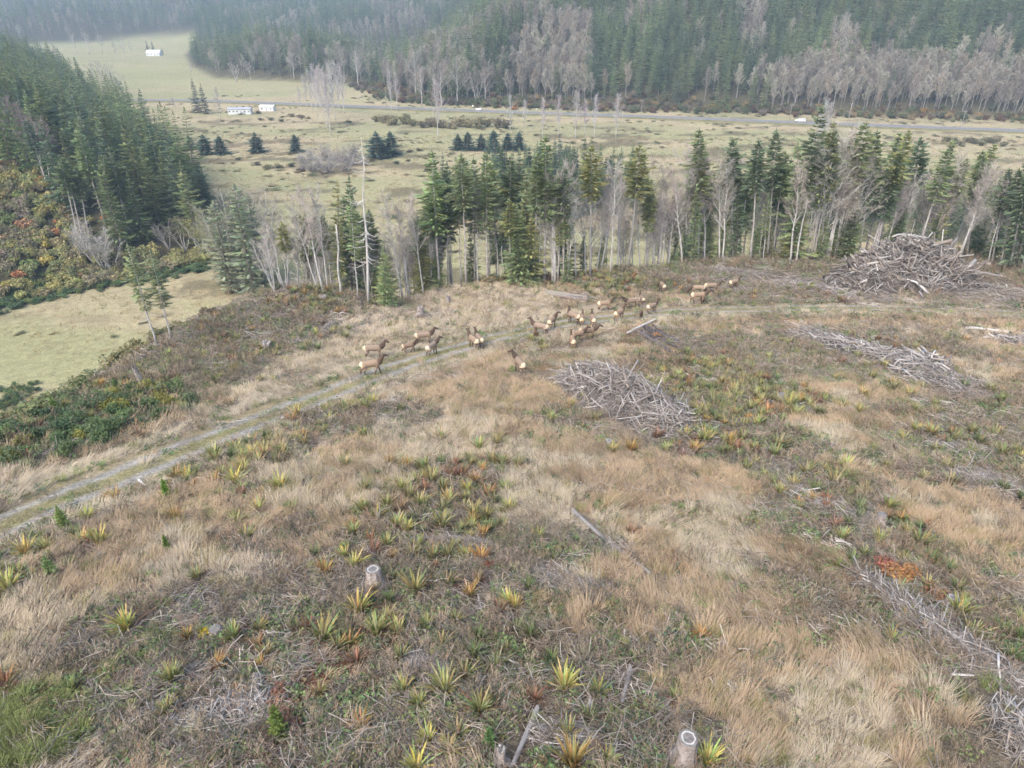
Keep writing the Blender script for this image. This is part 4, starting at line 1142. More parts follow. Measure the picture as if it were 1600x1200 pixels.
# ------------------------------------------------------------------ trees and bushes in the valley
SPR = [(298, 234, 210), (322, 241, 209), (346, 241, 211), (402, 238, 206), (463, 238, 209), (590, 246, 204), (612, 243, 204), (716, 234, 208), (731, 234, 205), (752, 234, 208), (771, 236, 202), (793, 234, 207), (811, 235, 205), (600, 247, 222)]
for j, (bx, by, ty) in enumerate(SPR):
    o = put('Y%d' % (j % 2), bx, by, ty, jit((.10, .15, .11)), 'spruce_tree', None, 'spruce', 'young spruces in the meadow', wide=2.1)
    wh = 'in the meadow left of the poplar clump' if bx < 500 else ('in the meadow below the brown hedge' if bx < 640 else 'in the row below the bare poplars')
    later_label(o, ('bushy blue-green spruce', 'bushy blue-green spruces', wh), bx)
PL, r_ = fill_poly([(668, 318), (745, 286), (830, 268), (930, 280), (985, 300), (985, 336), (830, 352), (690, 350)], 105, 16)
for j, p in enumerate(PL):
    bx, by, _ = project(p); kd = RND.choice(['B0', 'B1', 'B2', 'B3', 'C0', 'Y0', 'Y1'])
    h = RND.uniform(14, 22) * (.75 if kd[0] == 'Y' else 1)
    o = place_tree(kd, p - np.array([0, 0, .2]), h, (0, 0), jit(RND.choice([(.14, .195, .10), (.16, .215, .095), (.125, .175, .125), (.19, .23, .10)]), .15), None, RND.uniform(.85, 1.1), 'spruce_tree')
    tag(o, None, 'spruce', 'conifer stand in the meadow behind the edge')
    wh = 'left part' if bx < 780 else ('middle' if bx < 880 else 'right part')
    dp = 'front' if by > 330 else ('back' if by < 305 else 'inner')
    later_label(o, (f'{dp} conifer in the {wh}', f'{dp} conifers in the {wh}', 'of the dense meadow stand'), bx)
PL, r_ = fill_poly([(1050, 340), (1180, 318), (1620, 312), (1650, 392), (1400, 378), (1060, 372)], 60, 17)
for j, p in enumerate(PL):
    bx, by, _ = project(p); kd = RND.choice(['B0', 'B1', 'B2', 'F0', 'F2', 'A0', 'W1', 'A2', 'C1'])
    h = RND.uniform(11, 19)
    if 1470 < bx < 1560: h *= .6
    bare = kd[0] in 'AW'
    o = place_tree(kd, p - np.array([0, 0, .2]), h, (0, 0), jit(RND.choice(TWIG_C)) if bare else jit(RND.choice([(.13, .175, .09), (.15, .195, .09), (.115, .16, .10)]), .15), None, RND.uniform(.85, 1.1), 'alder_tree' if bare else 'fir_tree')
    tag(o, None, 'alder' if bare else 'fir tree', 'wood on the valley floor behind the right edge')
    wh = 'left of the big heap' if bx < 1300 else ('behind the big heap' if bx < 1480 else 'at the right border')
    later_label(o, (('bare alder' if bare else 'fir') + ' low in the valley wood', ('bare alders' if bare else 'firs') + ' low in the valley wood', wh), bx)
fill('valley_wood', [(1050, 345), (1180, 322), (1460, 318), (1500, 345), (1620, 330), (1660, 398), (1400, 384), (1060, 378)], 190, 27, [FAR[k] for k in ('XF0', 'XF1', 'XF2', 'XA0', 'XA2')], (.38, .66),
     [(.10, .135, .068), (.12, .155, .07), (.09, .12, .075), (.16, .15, .09)], 'dark young wood on the valley floor behind the right edge', 'wood')
# poplars
POP = [(488, 172, 112), (496, 182, 105), (505, 190, 108), (512, 200, 112), (517, 210, 118), (524, 188, 102), (531, 176, 100), (538, 178, 104), (480, 168, 120), (500, 170, 115), (520, 172, 104), (470, 172, 138),
       (612, 174, 112), (621, 174, 116), (685, 216, 130), (797, 206, 152), (848, 216, 156), (872, 212, 152), (899, 216, 146), (913, 214, 160), (928, 216, 152), (962, 216, 150), (820, 200, 158), (1276, 238, 158), (1284, 236, 165)]
for j, (bx, by, ty) in enumerate(POP):
    o = put('P%d' % (j % 2), bx, by, ty, jit((.50, .455, .44)), 'poplar_tree', None, 'poplar', 'bare poplars in the valley', wide=RND.uniform(.95, 1.25))
    wh = 'in the pale clump left of centre' if bx < 560 else ('left of the brown hedge' if bx < 640 else ('in front of the brown hedge' if bx < 700 else ('in the row before the highway' if bx < 1000 else 'in front of the white truck')))
    later_label(o, ('bare pale poplar', 'bare pale poplars', wh), bx)
BARE = [(370, 128, 96, 'M', (.52, .48, .44)), (392, 128, 98, 'W', (.50, .46, .42)), (460, 124, 84, 'W', (.44, .41, .38)), (310, 176, 122, 'B', (.10, .12, .09)), (322, 178, 128, 'B', (.10, .12, .085)), (345, 184, 138, 'P', (.46, .43, .39)),
        (168, 148, 100, 'W', (.40, .36, .33)), (182, 150, 104, 'W', (.42, .385, .35)), (150, 146, 102, 'W', (.36, .31, .28)), (192, 148, 116, 'M', (.42, .38, .35)), (275, 168, 150, 'M', (.36, .32, .28)), (302, 122, 98, 'W', (.5, .45, .41)),
        (120, 84, 54, 'W', (.44, .41, .37)), (140, 86, 52, 'W', (.46, .43, .38)), (160, 84, 56, 'W', (.42, .40, .36)), (182, 92, 66, 'W', (.46, .43, .38)), (196, 90, 64, 'W', (.44, .41, .36)), (207, 86, 66, 'W', (.42, .4, .35)),
        (232, 82, 62, 'B', (.08, .11, .08)), (240, 81, 62, 'B', (.08, .11, .08)), (255, 86, 74, 'B', (.09, .12, .07)), (690, 168, 98, 'W', (.36, .31, .27)), (660, 166, 108, 'W', (.36, .315, .28)), (715, 164, 102, 'W', (.35, .30, .26)),
        (758, 160, 112, 'W', (.38, .33, .28)), (745, 162, 110, 'M', (.36, .32, .27)), (650, 152, 82, 'W', (.40, .37, .33)), (560, 138, 80, 'W', (.38, .34, .31))]
for j, (bx, by, ty, kd, c) in enumerate(BARE):
    bare = kd != 'B'
    o = put(kd + str(j % (2 if kd in 'MP' else 3)), bx, by, ty, jit(c, .06), 'bare_tree' if bare else 'spruce_tree', None, 'bare tree' if bare else 'spruce', 'lone trees along the valley side', wide=1.15 if bare else .95)
    wh = 'beside the far barn' if by < 95 else ('at the end of the left slope' if bx < 215 else ('near the long white shed' if bx < 400 else ('at the foot of the rounded hill' if bx < 600 else 'left of the white car')))
    later_label(o, ('round bare tree' if bare else 'dark spruce', 'round bare trees' if bare else 'dark spruces', wh), bx)
def bush_row(spec, name, cat, group, one, where, tints, protos, seed):
    r = random.Random(seed)
    for bx, by, sz in spec:
        p = at(bx, by)
        o = link(name, r.choice(protos), None, p - np.array([0, 0, .15]), (0, 0, r.uniform(0, 6.28)), (sz, sz, sz * r.uniform(.7, .95)), np.array(r.choice(tints)) * r.uniform(.85, 1.15))
        tag(o, None, cat, group); later_label(o, (one, one + ('es' if one.endswith('sh') else 's'), where), bx)
bush_row([(588 + 14.5 * i, 190 + 8 * min(i, 6) / 6 + (i % 3) * 1.5, 4.4 + (i % 4) * .5) for i in range(15)], 'hedge_bush', 'bush', 'brown hedge below the highway', 'brown hedge bush', 'in the hedge below the highway',
         [(.23, .21, .10), (.21, .18, .11), (.25, .22, .12)], SHRUB, 3)
bush_row([(472, 256, 4.4), (485, 250, 5), (497, 262, 5), (508, 250, 6), (519, 262, 5), (530, 254, 6), (545, 258, 5.6), (553, 246, 6), (540, 268, 4.6), (490, 268, 4.6), (565, 258, 4.6), (512, 270, 4.6), (475, 266, 4)], 'bare_shrub', 'shrub', 'grey bare shrubs in the meadow', 'grey bare shrub', 'in the tangle in mid meadow',
         [(.33, .30, .27), (.37, .34, .30)], BARESH, 4)
bush_row([(1478 + 11 * i, 222 + (i % 3) * 3, 3.2) for i in range(9)], 'meadow_bush', 'bush', 'low bushes in the right meadow', 'low olive bush', 'in the right meadow below the highway', [(.19, .18, .10), (.22, .20, .12)], SHRUB, 5)
bush_row([(400, 258, 3), (418, 264, 3), (436, 262, 3.2), (455, 260, 3), (470, 268, 2.6), (620, 240, 3), (640, 238, 2.6), (655, 236, 2.4), (580, 252, 2.2), (620, 256, 2.4), (638, 252, 2), (372, 250, 2), (545, 192, 3), (440, 190, 3), (424, 188, 3), (408, 188, 3), (455, 182, 3), (470, 184, 3), (404, 178, 3.4)], 'meadow_shrub', 'shrub', 'dark low shrubs in the meadow', 'dark low shrub', 'in the left meadow', [(.13, .11, .08), (.15, .14, .07), (.10, .12, .06)], THICKET, 6)
bush_row([(803, 172, 3.2), (1112, 170, 4), (1120, 172, 3.6), (1135, 175, 4.2), (1085, 172, 3.6), (980, 172, 3), (1440, 178, 4), (1455, 180, 3.6), (778, 168, 3), (895, 172, 3)], 'roadside_shrub', 'shrub', 'autumn shrubs by the highway', 'orange-brown roadside shrub', 'beyond the highway', [(.38, .16, .05), (.32, .19, .06), (.30, .26, .07)], SHRUB, 9)
# rough grass tussocks across the meadow
mx_, my_ = sample(-170, 330, 150, 440, 3.0, 18)
k = keep_view(mx_, my_, 1.02, 5) & (edge_s(mx_, my_) > 34); mx_, my_ = mx_[k], my_[k]
d1, s1 = poly_dist(mx_, my_, HILL_L); k = (d1 * s1 < -2) & (rng.random(len(mx_)) < .35 + .8 * (fbm(mx_ / 18, my_ / 9, 81, 3) - .3)); mx_, my_ = mx_[k], my_[k]
n = len(mx_); s = rng.uniform(.8, 1.7, n); g_ = fbm(mx_ / 40, my_ / 18, 83, 3)[:, None]
tt = np.where(g_ > .55, np.array([(.25, .24, .10)]), np.array([(.42, .31, .17)])) * rng.uniform(.75, 1.15, n)[:, None]
scatter('meadow_grass', MEADOW, np.stack([mx_, my_, terrain(mx_, my_)], 1), np.stack([rng.normal(0, .1, n), rng.normal(0, .1, n), rng.uniform(0, 6.28, n)], 1), np.stack([s, s, s * .8], 1), rng.integers(3, size=n), tt,
        'rough straw-coloured grass tussocks across the valley meadow', 'grass')
rx, ry = sample(-260, 330, 160, 620, 7.0, 28)
k = keep_view(rx, ry, 1.02, 5) & (edge_s(rx, ry) > 34) & (fbm(rx / 20, ry / 8, 87, 4) > .57); rx, ry = rx[k], ry[k]
d1, s1 = poly_dist(rx, ry, HILL_L); d2, s2 = poly_dist(rx, ry, HILL_R); d3 = poly_dist(rx, ry, [tuple(p) for p in HWY[::6]])[0]; k = (d1 * s1 < -3) & (d2 * s2 > 6) & (d3 > 13); rx, ry = rx[k], ry[k]
n = len(rx); s = rng.uniform(.8, 2.4, n); RC = np.array([(.24, .22, .12), (.20, .20, .10), (.27, .22, .14), (.17, .19, .10), (.30, .26, .15)])
scatter('rush_clumps', THICKET + BARESH, np.stack([rx, ry, terrain(rx, ry) - .1], 1), np.stack([rng.normal(0, .1, n), rng.normal(0, .1, n), rng.uniform(0, 6.28, n)], 1), np.stack([s * 1.5, s, s * .45], 1), rng.integers(7, size=n), RC[rng.integers(5, size=n)] * rng.uniform(.8, 1.2, n)[:, None],
        'brown and olive rush clumps dotted over the valley meadow', 'rushes')
# brambles and young growth on the bank below the crest
bx_, by_ = sample(-110, 170, 30, 200, 2.1, 19)
s_ = edge_s(bx_, by_); k = (s_ > 1.5) & (s_ < 30) & keep_view(bx_, by_, 1.05, 8) & (rng.random(len(bx_)) < .75); bx_, by_, s_ = bx_[k], by_[k], s_[k]
n = len(bx_); s = rng.uniform(.7, 1.9, n)
BC = np.array([(.16, .18, .08), (.20, .19, .095), (.24, .20, .12), (.21, .17, .12), (.15, .18, .08), (.26, .24, .11)])
scatter('bank_undergrowth', SHRUB + THICKET, np.stack([bx_, by_, terrain(bx_, by_) - .1], 1), np.stack([rng.normal(0, .15, n), rng.normal(0, .15, n), rng.uniform(0, 6.28, n)], 1), np.stack([s, s, s * rng.uniform(.6, 1, n)], 1), rng.integers(8, size=n),
        BC[rng.integers(len(BC), size=n)] * rng.uniform(.8, 1.2, n)[:, None], 'tangled undergrowth on the bank below the crest of the clearing', 'undergrowth')
# the elk herd: image column and row of the feet, heading, pose, size, coat, label
HERD = [(582, 586, 18, 'walk', 1.0, (1.15, 1.1, 1.05), 'pale tan elk walking at the track edge, nearest of the left pair'), (586, 560, 8, 'up', 1.0, (1, 1, 1), 'elk standing in pale grass behind the walking one at left'),
        (640, 551, 22, 'walk', .72, (.85, .8, .78), 'small brown elk calf trotting right in the pale grass'), (664, 538, 14, 'up', 1.0, (1, 1, 1), 'elk facing right above the trotting calf'),
        (676, 555, 62, 'upr', .95, (1, 1.02, 1.05), 'elk seen from behind on the track right of the calf'), (740, 545, 122, 'up', 1.0, (1, .98, .95), 'left elk of the pair seen from behind on the track'),
        (749, 543, 114, 'up', 1.0, (.95, .95, .95), 'right elk of the pair seen from behind on the track'), (843, 524, 152, 'up', 1.05, (1, 1, 1.02), 'elk facing left on the track above the yellow ferns'),
        (812, 584, 112, 'upl', 1.05, (.9, .9, .9), 'lone elk below the track with pale rump, looking left'), (862, 514, 66, 'upr', 1.0, (1.05, 1, .95), 'elk on the track just right of the left-facing one'),
        (895, 506, 132, 'upr', 1.05, (1, 1, 1), 'large elk on the track looking back to the right'), (909, 508, 82, 'up', .85, (1.1, 1.05, .95), 'young elk beside the large one looking back'),
        (926, 510, 94, 'up', .95, (1.05, 1, .98), 'elk walking straight away up the middle of the track'), (945, 486, 14, 'up', 1.0, (1.1, 1.08, 1.02), 'pale elk facing right at the end of the grey log stack'),
        (967, 501, 48, 'up', 1.0, (1.1, 1.0, .92), 'elk on the track facing away right, alone'), (986, 483, 196, 'level', 1.1, (.95, .95, .95), 'dark-necked elk facing left behind the track'),
        (1002, 476, 100, 'up', .85, (.85, .85, .85), 'elk seen from behind, just right of the dark-necked one'), (1018, 490, 40, 'up', .95, (1, 1, 1), 'rightmost elk standing on the track, facing right'),
        (1001, 499, 262, 'up', .72, (.6, .55, .52), 'dark calf facing us on the track'), (894, 544, 96, 'up', .9, (1.08, 1, .92), 'nearest of three elk below the track, seen from behind'),
        (903, 535, 30, 'level', .95, (1.08, 1.0, .92), 'middle one of three elk below the track'), (918, 531, 10, 'level', 1.0, (1.02, .98, .92), 'right one of three elk below the track, dark neck turned'),
        (1034, 456, 102, 'graze', .95, (.9, .9, .9), 'elk grazing at the far crest with pale rump towards us'), (1088, 462, 178, 'graze', 1.05, (1.1, 1.08, 1.05), 'pale elk grazing to the left on the far crest'),
        (1091, 474, 6, 'level', 1.1, (1.1, 1.05, 1.0), 'pale elk facing right in front of the grazing one'), (1111, 458, 4, 'level', 1.05, (1, .98, .95), 'elk walking right at the far crest'),
        (1146, 451, 30, 'up', .95, (1.1, 1.08, 1.02), 'rightmost elk of the herd, near the far crest')]
ELK_XY = [at(h[0], h[1])[:2] for h in HERD]

KEEP = []                                       # ground under heaps and logs, kept free of grass
# ------------------------------------------------------------------ dead wood: heaps, windrows, logs, stumps
def stick_mesh(seed, bend, fork=False):
    r = random.Random(seed); mb = MB(); n = 5
    pts = []; k1 = r.uniform(-bend, bend); k2 = r.uniform(-bend, bend)
    for i in range(n):
        u = i / (n - 1); pts.append(Vector((u - .5, k1 * math.sin(u * 3.0) + r.uniform(-.008, .008), k2 * math.sin(u * 3.1) + r.uniform(-.008, .008))))
    g = r.uniform(.85, 1.15)
    mb.tube(pts, [.022 * (1 - .55 * i / (n - 1)) for i in range(n)], 5, 0, True, (g, g * .985, g * .965))
    if fork:
        for _ in range(2):
            u = r.uniform(.35, .75); p = pts[int(u * 4)]; d = Vector((.8, r.uniform(-.7, .7), r.uniform(-.4, .6))).normalized() * r.uniform(.15, .3)
            mb.tube([p, p + d], [.010, .004], 4, 0, False, (g, g, g))
    return mb.mesh('stick', [M_DEAD], smooth=True)
STICK = [stick_mesh(1000 + i, (.04, .09, .14)[i % 3], i % 2 == 1) for i in range(9)]
LOGM = []
for i in range(4):
    r = random.Random(1100 + i); mb = MB()
    mb.tube([(u - .5, r.uniform(-.012, .012), r.uniform(-.01, .01)) for u in np.linspace(0, 1, 7)], [1 - .35 * u for u in np.linspace(0, 1, 7)], 9, 0)
    # tube radius is in metres only after scaling, so keep the log's radius separate from its length
    me = mb.mesh('log', [M_DEAD], smooth=False)
    LOGM.append(me)
def qrot(d, roll=None):
    q = Vector((1, 0, 0)).rotation_difference(Vector(d).normalized())
    return q @ Quaternion((1, 0, 0), RND.uniform(0, 6.28) if roll is None else roll)
GREY = [(.42, .385, .355), (.33, .30, .275), (.54, .51, .48), (.21, .18, .155), (.34, .285, .235), (.27, .24, .215)]
def mound(path, w, h, seed):
    """rough earth-and-chip core under a heap"""
    N, M = max(6, len(path)), 15; V = []; F = []
    path = resample(path, max(.6, w / 8))
    d = np.gradient(path, axis=0); d /= np.linalg.norm(d, axis=1)[:, None] + 1e-9; nr = np.stack([-d[:, 1], d[:, 0]], 1); N = len(path)
    for i in range(N):
        e = abs(math.sin(math.pi * i / (N - 1))) ** .6
        for j in range(M):
            v = -1 + 2 * j / (M - 1); p = path[i] + nr[i] * v * w * (.35 + .65 * e)
            z = gz(*p) + h * e * max(0, 1 - abs(v) ** 1.5) * (.65 + .7 * float(fbm(p[0] / 1.1, p[1] / 1.1, seed, 3))) - .12
            V.append((p[0], p[1], z))
    for i in range(N - 1):
        for j in range(M - 1): F.append((i * M + j, i * M + j + 1, (i + 1) * M + j + 1, (i + 1) * M + j))
    me = bpy.data.meshes.new('core'); me.from_pydata(V, [], F); me.update()
    me.materials.append(mat('heap_core', (.075, .062, .052), .95, color2=(.17, .148, .13), noise=6.0, bump=1.0, bscale=9, coords='Generated'))
    return me, path, nr
def heap(label, path_px, w, h, n_part, n_mass, ln, rd, seed, tints=GREY, tilt=.3, along=.0, cat='slash pile', core=True, bright=1.0, name='slash_heap'):
    r = random.Random(seed)
    path0 = np.array([at(*q)[:2] for q in path_px]); KEEP.append(([tuple(p) for p in path0], w * .85 + .3 if h > .45 else .0))
    me, path, nr = mound(path0, w, h * .8, seed)
    c = path.mean(0); cz = gz(*c)
    e = link(name, None, None, (c[0], c[1], cz)); tag(e, label, cat, 'piles of logging slash')
    if core: link('core', me, e, (-c[0], -c[1], -cz))
    def one(scale_l):
        t = r.uniform(0, len(path) - 1.001); k = int(t); p = path[k] + (path[k + 1] - path[k]) * (t - k)
        en = abs(math.sin(math.pi * t / (len(path) - 1))) ** .6
        v = max(-1.15, min(1.15, r.gauss(0, .5)))
        p = p + nr[k] * v * w * (.35 + .65 * en)
        top = h * en * max(0, 1 - abs(v) ** 1.5)
        z = gz(*p) + top * r.uniform(.72, 1.08) + .06
        dd = path[k + 1] - path[k]; a0 = math.atan2(dd[1], dd[0])
        a = r.gauss(a0, .55) if r.random() < along else r.uniform(0, 6.28)
        L = r.uniform(*ln) * scale_l
        slope = -.5 * math.copysign(1, v) * h / max(w, .1) * math.sin(a - a0)
        d = unit(a, max(-.8, min(.9, r.gauss(slope, tilt))))
        return Vector((p[0], p[1], z)), d, L, (rd[0] + (rd[1] - rd[0]) * r.random() ** 2.4) * (.7 + .3 * scale_l)
    inv = Vector((c[0], c[1], cz))
    for _ in range(n_part):
        p, d, L, R = one(1.0)
        o = link('branch', STICK[r.randrange(9)], e, p - inv); o.rotation_mode = 'QUATERNION'; o.rotation_quaternion = qrot(d)
        o.scale = (L, R / .018, R / .018); k = r.uniform(.8, 1.2) * bright; o['tint'] = [x * k for x in r.choice(tints)]
    if n_mass:
        pts = []; rot = []; scl = []; tt = []
        for _ in range(n_mass):
            p, d, L, R = one(.62)
            pts.append(p - inv); q = qrot(d).to_euler(); rot.append((q.x, q.y, q.z)); scl.append((L, R * .6 / .018, R * .6 / .018)); k = r.uniform(.65, 1.15) * bright; tt.append([x * k for x in r.choice(tints)])
        o = scatter('loose_sticks', STICK, pts, rot, np.array(scl), [r.randrange(9) for _ in range(n_mass)], np.array(tt), None, None, parent=e)
    return e
heap('huge grey heap of logging slash before the trees at right', [(1318, 452), (1360, 444), (1400, 440), (1440, 440), (1480, 444), (1520, 456)], 8.0, 7.0, 220, 1500, (2.5, 8.0), (.06, .26), 1, tilt=.36, along=.2, bright=.8)
heap('pale tangled slash heap in mid clearing below the elk', [(890, 588), (930, 604), (970, 630), (1015, 656), (1075, 684)], 3.9, 2.7, 200, 2100, (1.2, 5.0), (.016, .10), 2, tilt=.36, along=.3, bright=.84)
heap('spread of grey chips and sticks left of the huge heap', [(1205, 440), (1250, 446), (1300, 454), (1350, 466)], 5.5, .5, 60, 800, (1.0, 3.2), (.03, .07), 3, tilt=.12)
heap('scatter of grey sticks right of the huge heap', [(1500, 448), (1550, 446), (1610, 450)], 5.0, .4, 40, 420, (1.2, 3.5), (.03, .07), 4, tilt=.12)
heap('long low grey windrow of slash on the right slope', [(1242, 520), (1290, 532), (1340, 548), (1390, 562), (1440, 582), (1495, 612)], 3.4, 1.0, 95, 850, (1.0, 4.4), (.04, .11), 5, tilt=.16, along=.55)
heap('knot of thick logs at the lower end of the grey windrow', [(1420, 556), (1450, 568), (1482, 584)], 1.6, .9, 24, 120, (1.6, 4.2), (.07, .15), 6, tilt=.25, along=.5)
heap('small pile of pale wood at the right border', [(1545, 530), (1580, 536), (1625, 540)], 2.2, .8, 30, 200, (1.0, 3.0), (.05, .12), 7, tilt=.25, bright=1.1)
heap('grey twig mat by the right border', [(1480, 735), (1530, 750), (1600, 770)], 2.6, .35, 30, 900, (.6, 2.4), (.010, .03), 8, tilt=.1, along=.5)
heap('second grey twig mat higher up by the right border', [(1430, 690), (1480, 700), (1560, 705)], 2.2, .3, 22, 500, (.6, 2.2), (.010, .03), 9, tilt=.1, along=.5)
heap('dark slash strip with red dead fern on the right slope', [(1215, 755), (1270, 785), (1340, 810), (1400, 850)], 1.5, .35, 34, 520, (.6, 2.4), (.012, .035), 10, tilt=.14, along=.4)
heap('white windrow of dead branches in the lower right', [(1335, 895), (1385, 930), (1440, 975), (1500, 1020), (1560, 1055), (1620, 1085)], 1.05, .45, 110, 1000, (.6, 3.0), (.009, .045), 11, tilt=.22, along=.45, bright=.9)
heap('thick pale branches in the bottom right corner', [(1575, 1110), (1600, 1150), (1610, 1195)], .9, .5, 22, 200, (.8, 2.2), (.014, .045), 12, tilt=.25, along=.5, bright=1.05)
heap('pile of white sticks in the lower left', [(255, 1150), (300, 1130), (350, 1110), (400, 1085), (440, 1105)], 1.35, .28, 62, 620, (.5, 1.8), (.012, .034), 13, tilt=.14, bright=1.15)
heap('grey brushwood mat between the mid-clearing ferns', [(680, 842), (730, 850), (790, 862)], .95, .28, 12, 520, (.5, 1.7), (.007, .018), 14, tilt=.1, along=.5)
heap('round grey brushwood mat below the ring-topped stump', [(610, 1030), (660, 1045), (712, 1055)], 1.1, .3, 10, 620, (.4, 1.4), (.006, .014), 15, tilt=.08)
heap('loose grey brush left of the tan grass strip', [(820, 880), (880, 905), (950, 935)], 1.5, .22, 24, 460, (.5, 2.2), (.008, .028), 16, tilt=.12, along=.4)
heap('loose grey sticks at bottom centre', [(830, 1140), (880, 1155), (940, 1160)], 1.0, .2, 22, 330, (.4, 1.5), (.008, .03), 17, tilt=.12, along=.3)
heap('grey brush on the left below the tan grass', [(380, 850), (420, 890), (460, 930)], 1.2, .2, 14, 380, (.5, 1.8), (.007, .022), 18, tilt=.1, along=.4)
heap('small grey brush pile on the knoll', [(505, 522), (518, 512), (530, 505)], 1.1, .9, 16, 200, (.6, 2.0), (.014, .04), 19, tilt=.25)
heap('grey brush behind the pale split stump', [(640, 500), (680, 492), (720, 488)], 1.2, .4, 14, 160, (.6, 2.4), (.015, .045), 20, tilt=.2)
heap('grey brush on the far crest right of the herd', [(1110, 422), (1150, 426), (1200, 432)], 3.0, .5, 26, 260, (.8, 3.2), (.02, .06), 21, tilt=.2)
heap('bleached brush under the brambles at left', [(70, 715), (110, 702), (150, 690)], 1.2, .5, 14, 160, (.6, 2.2), (.010, .028), 22, tilt=.3, bright=1.1, core=False)
heap('brown brush in the lower left corner', [(180, 1180), (260, 1165), (330, 1190)], 1.1, .15, 14, 380, (.4, 1.6), (.007, .022), 23, tints=[(.33, .27, .23), (.40, .36, .33)], tilt=.1)
heap('grey twigs on the slope above the dark green cover', [(230, 1065), (290, 1055), (350, 1040)], .9, .15, 10, 300, (.4, 1.5), (.006, .018), 24, tilt=.1, along=.5)
heap('grey chips on the slope right of the dark log stack', [(1110, 530), (1160, 545), (1230, 565)], 3.2, .15, 18, 420, (.6, 2.2), (.015, .04), 25, tilt=.08)

def log(px1, py1, px2, py2, R, tint, label, group=None, lift=0.0, name='log'):
    a, b = at(px1, py1), at(px2, py2); a[2] += R + lift; b[2] += R * .75 + lift
    KEEP.append(([tuple(a[:2]), tuple(b[:2])], max(.45, R * 2.5)))
    d = Vector(b - a); o = link(name, LOGM[RND.randrange(4)], None, (a + b) / 2)
    o.rotation_mode = 'QUATERNION'; o.rotation_quaternion = qrot(d); o.scale = (d.length, R, R); o['tint'] = list(tint)
    return tag(o, label, 'log', group)
DK = (.115, .105, .10)
for j in range(9):
    f = j / 8; o = log(998 + 22 * f - 8 * (j % 2), 521 - 10 * f + RND.uniform(-2, 2), 1066 + 20 * f - 24 * (j % 3), 561 - 20 * f - 9 * (j % 3) + RND.uniform(-3, 3), RND.uniform(.13, .22), jit(DK, .25), None, 'dark logs stacked below the herd', lift=.18 * (j % 2))
    later_label(o, ('dark log', 'dark logs', 'stacked on the slope right of the herd'), 1000 + 18 * f)
log(1052, 535, 1082, 545, .15, jit(DK), 'dark log lying apart just right of the dark stack')
log(984, 523, 1024, 503, .14, (.66, .62, .57), 'pale peeled pole across the top of the dark log stack', lift=.35)
for j in range(8):
    f = j / 7; o = log(846 + 20 * f, 455 + 10 * f, 930 - 10 * (j % 3), 466 + 6 * f, .18, jit((.24, .21, .195), .3), None, 'grey logs stacked behind the herd', lift=.16 * (j % 2))
    later_label(o, ('grey log', 'grey logs', 'stacked behind the left of the herd'), 846 + 20 * f)
log(972, 452, 993, 446, .2, (.56, .53, .50), 'short pale log at the crest behind the herd')
log(1515, 514, 1605, 524, .2, (.58, .55, .52), 'long pale log at the right border above the small pile')
log(894, 800, 945, 845, .13, (.30, .28, .265), 'long dark log under the tan grass, upper length')
log(948, 848, 1015, 898, .13, (.29, .27, .255), 'long dark log under the tan grass, lower length')
log(985, 1046, 972, 1098, .09, (.36, .32, .295), 'short grey log above the tall pale stump')
log(838, 1115, 800, 1200, .10, (.36, .33, .30), 'grey split log at bottom centre')
log(925, 1095, 905, 1135, .09, (.50, .47, .44), 'short pale log left of the tall pale stump')
log(1402, 398, 1436, 462, .22, (.62, .60, .58), 'long pale log leaning on the front of the huge heap', lift=.3)
log(1490, 428, 1532, 438, .2, (.58, .55, .53), 'pale log on the right flank of the huge heap', lift=1.2)
log(740, 902, 752, 952, .05, (.42, .39, .37), 'thin grey pole right of the mid-clearing brake')
log(218, 752, 228, 760, .08, (.72, .68, .64), 'short white log beside the track at left')
log(1485, 1055, 1522, 1056, .05, (.74, .71, .68), 'short white stick below the white windrow')
log(1505, 470, 1560, 473, .1, (.66, .63, .6), 'thin white pole lying below the huge heap')
log(1365, 912, 1400, 945, .05, (.55, .52, .5), 'pale curved branch at the head of the white windrow')

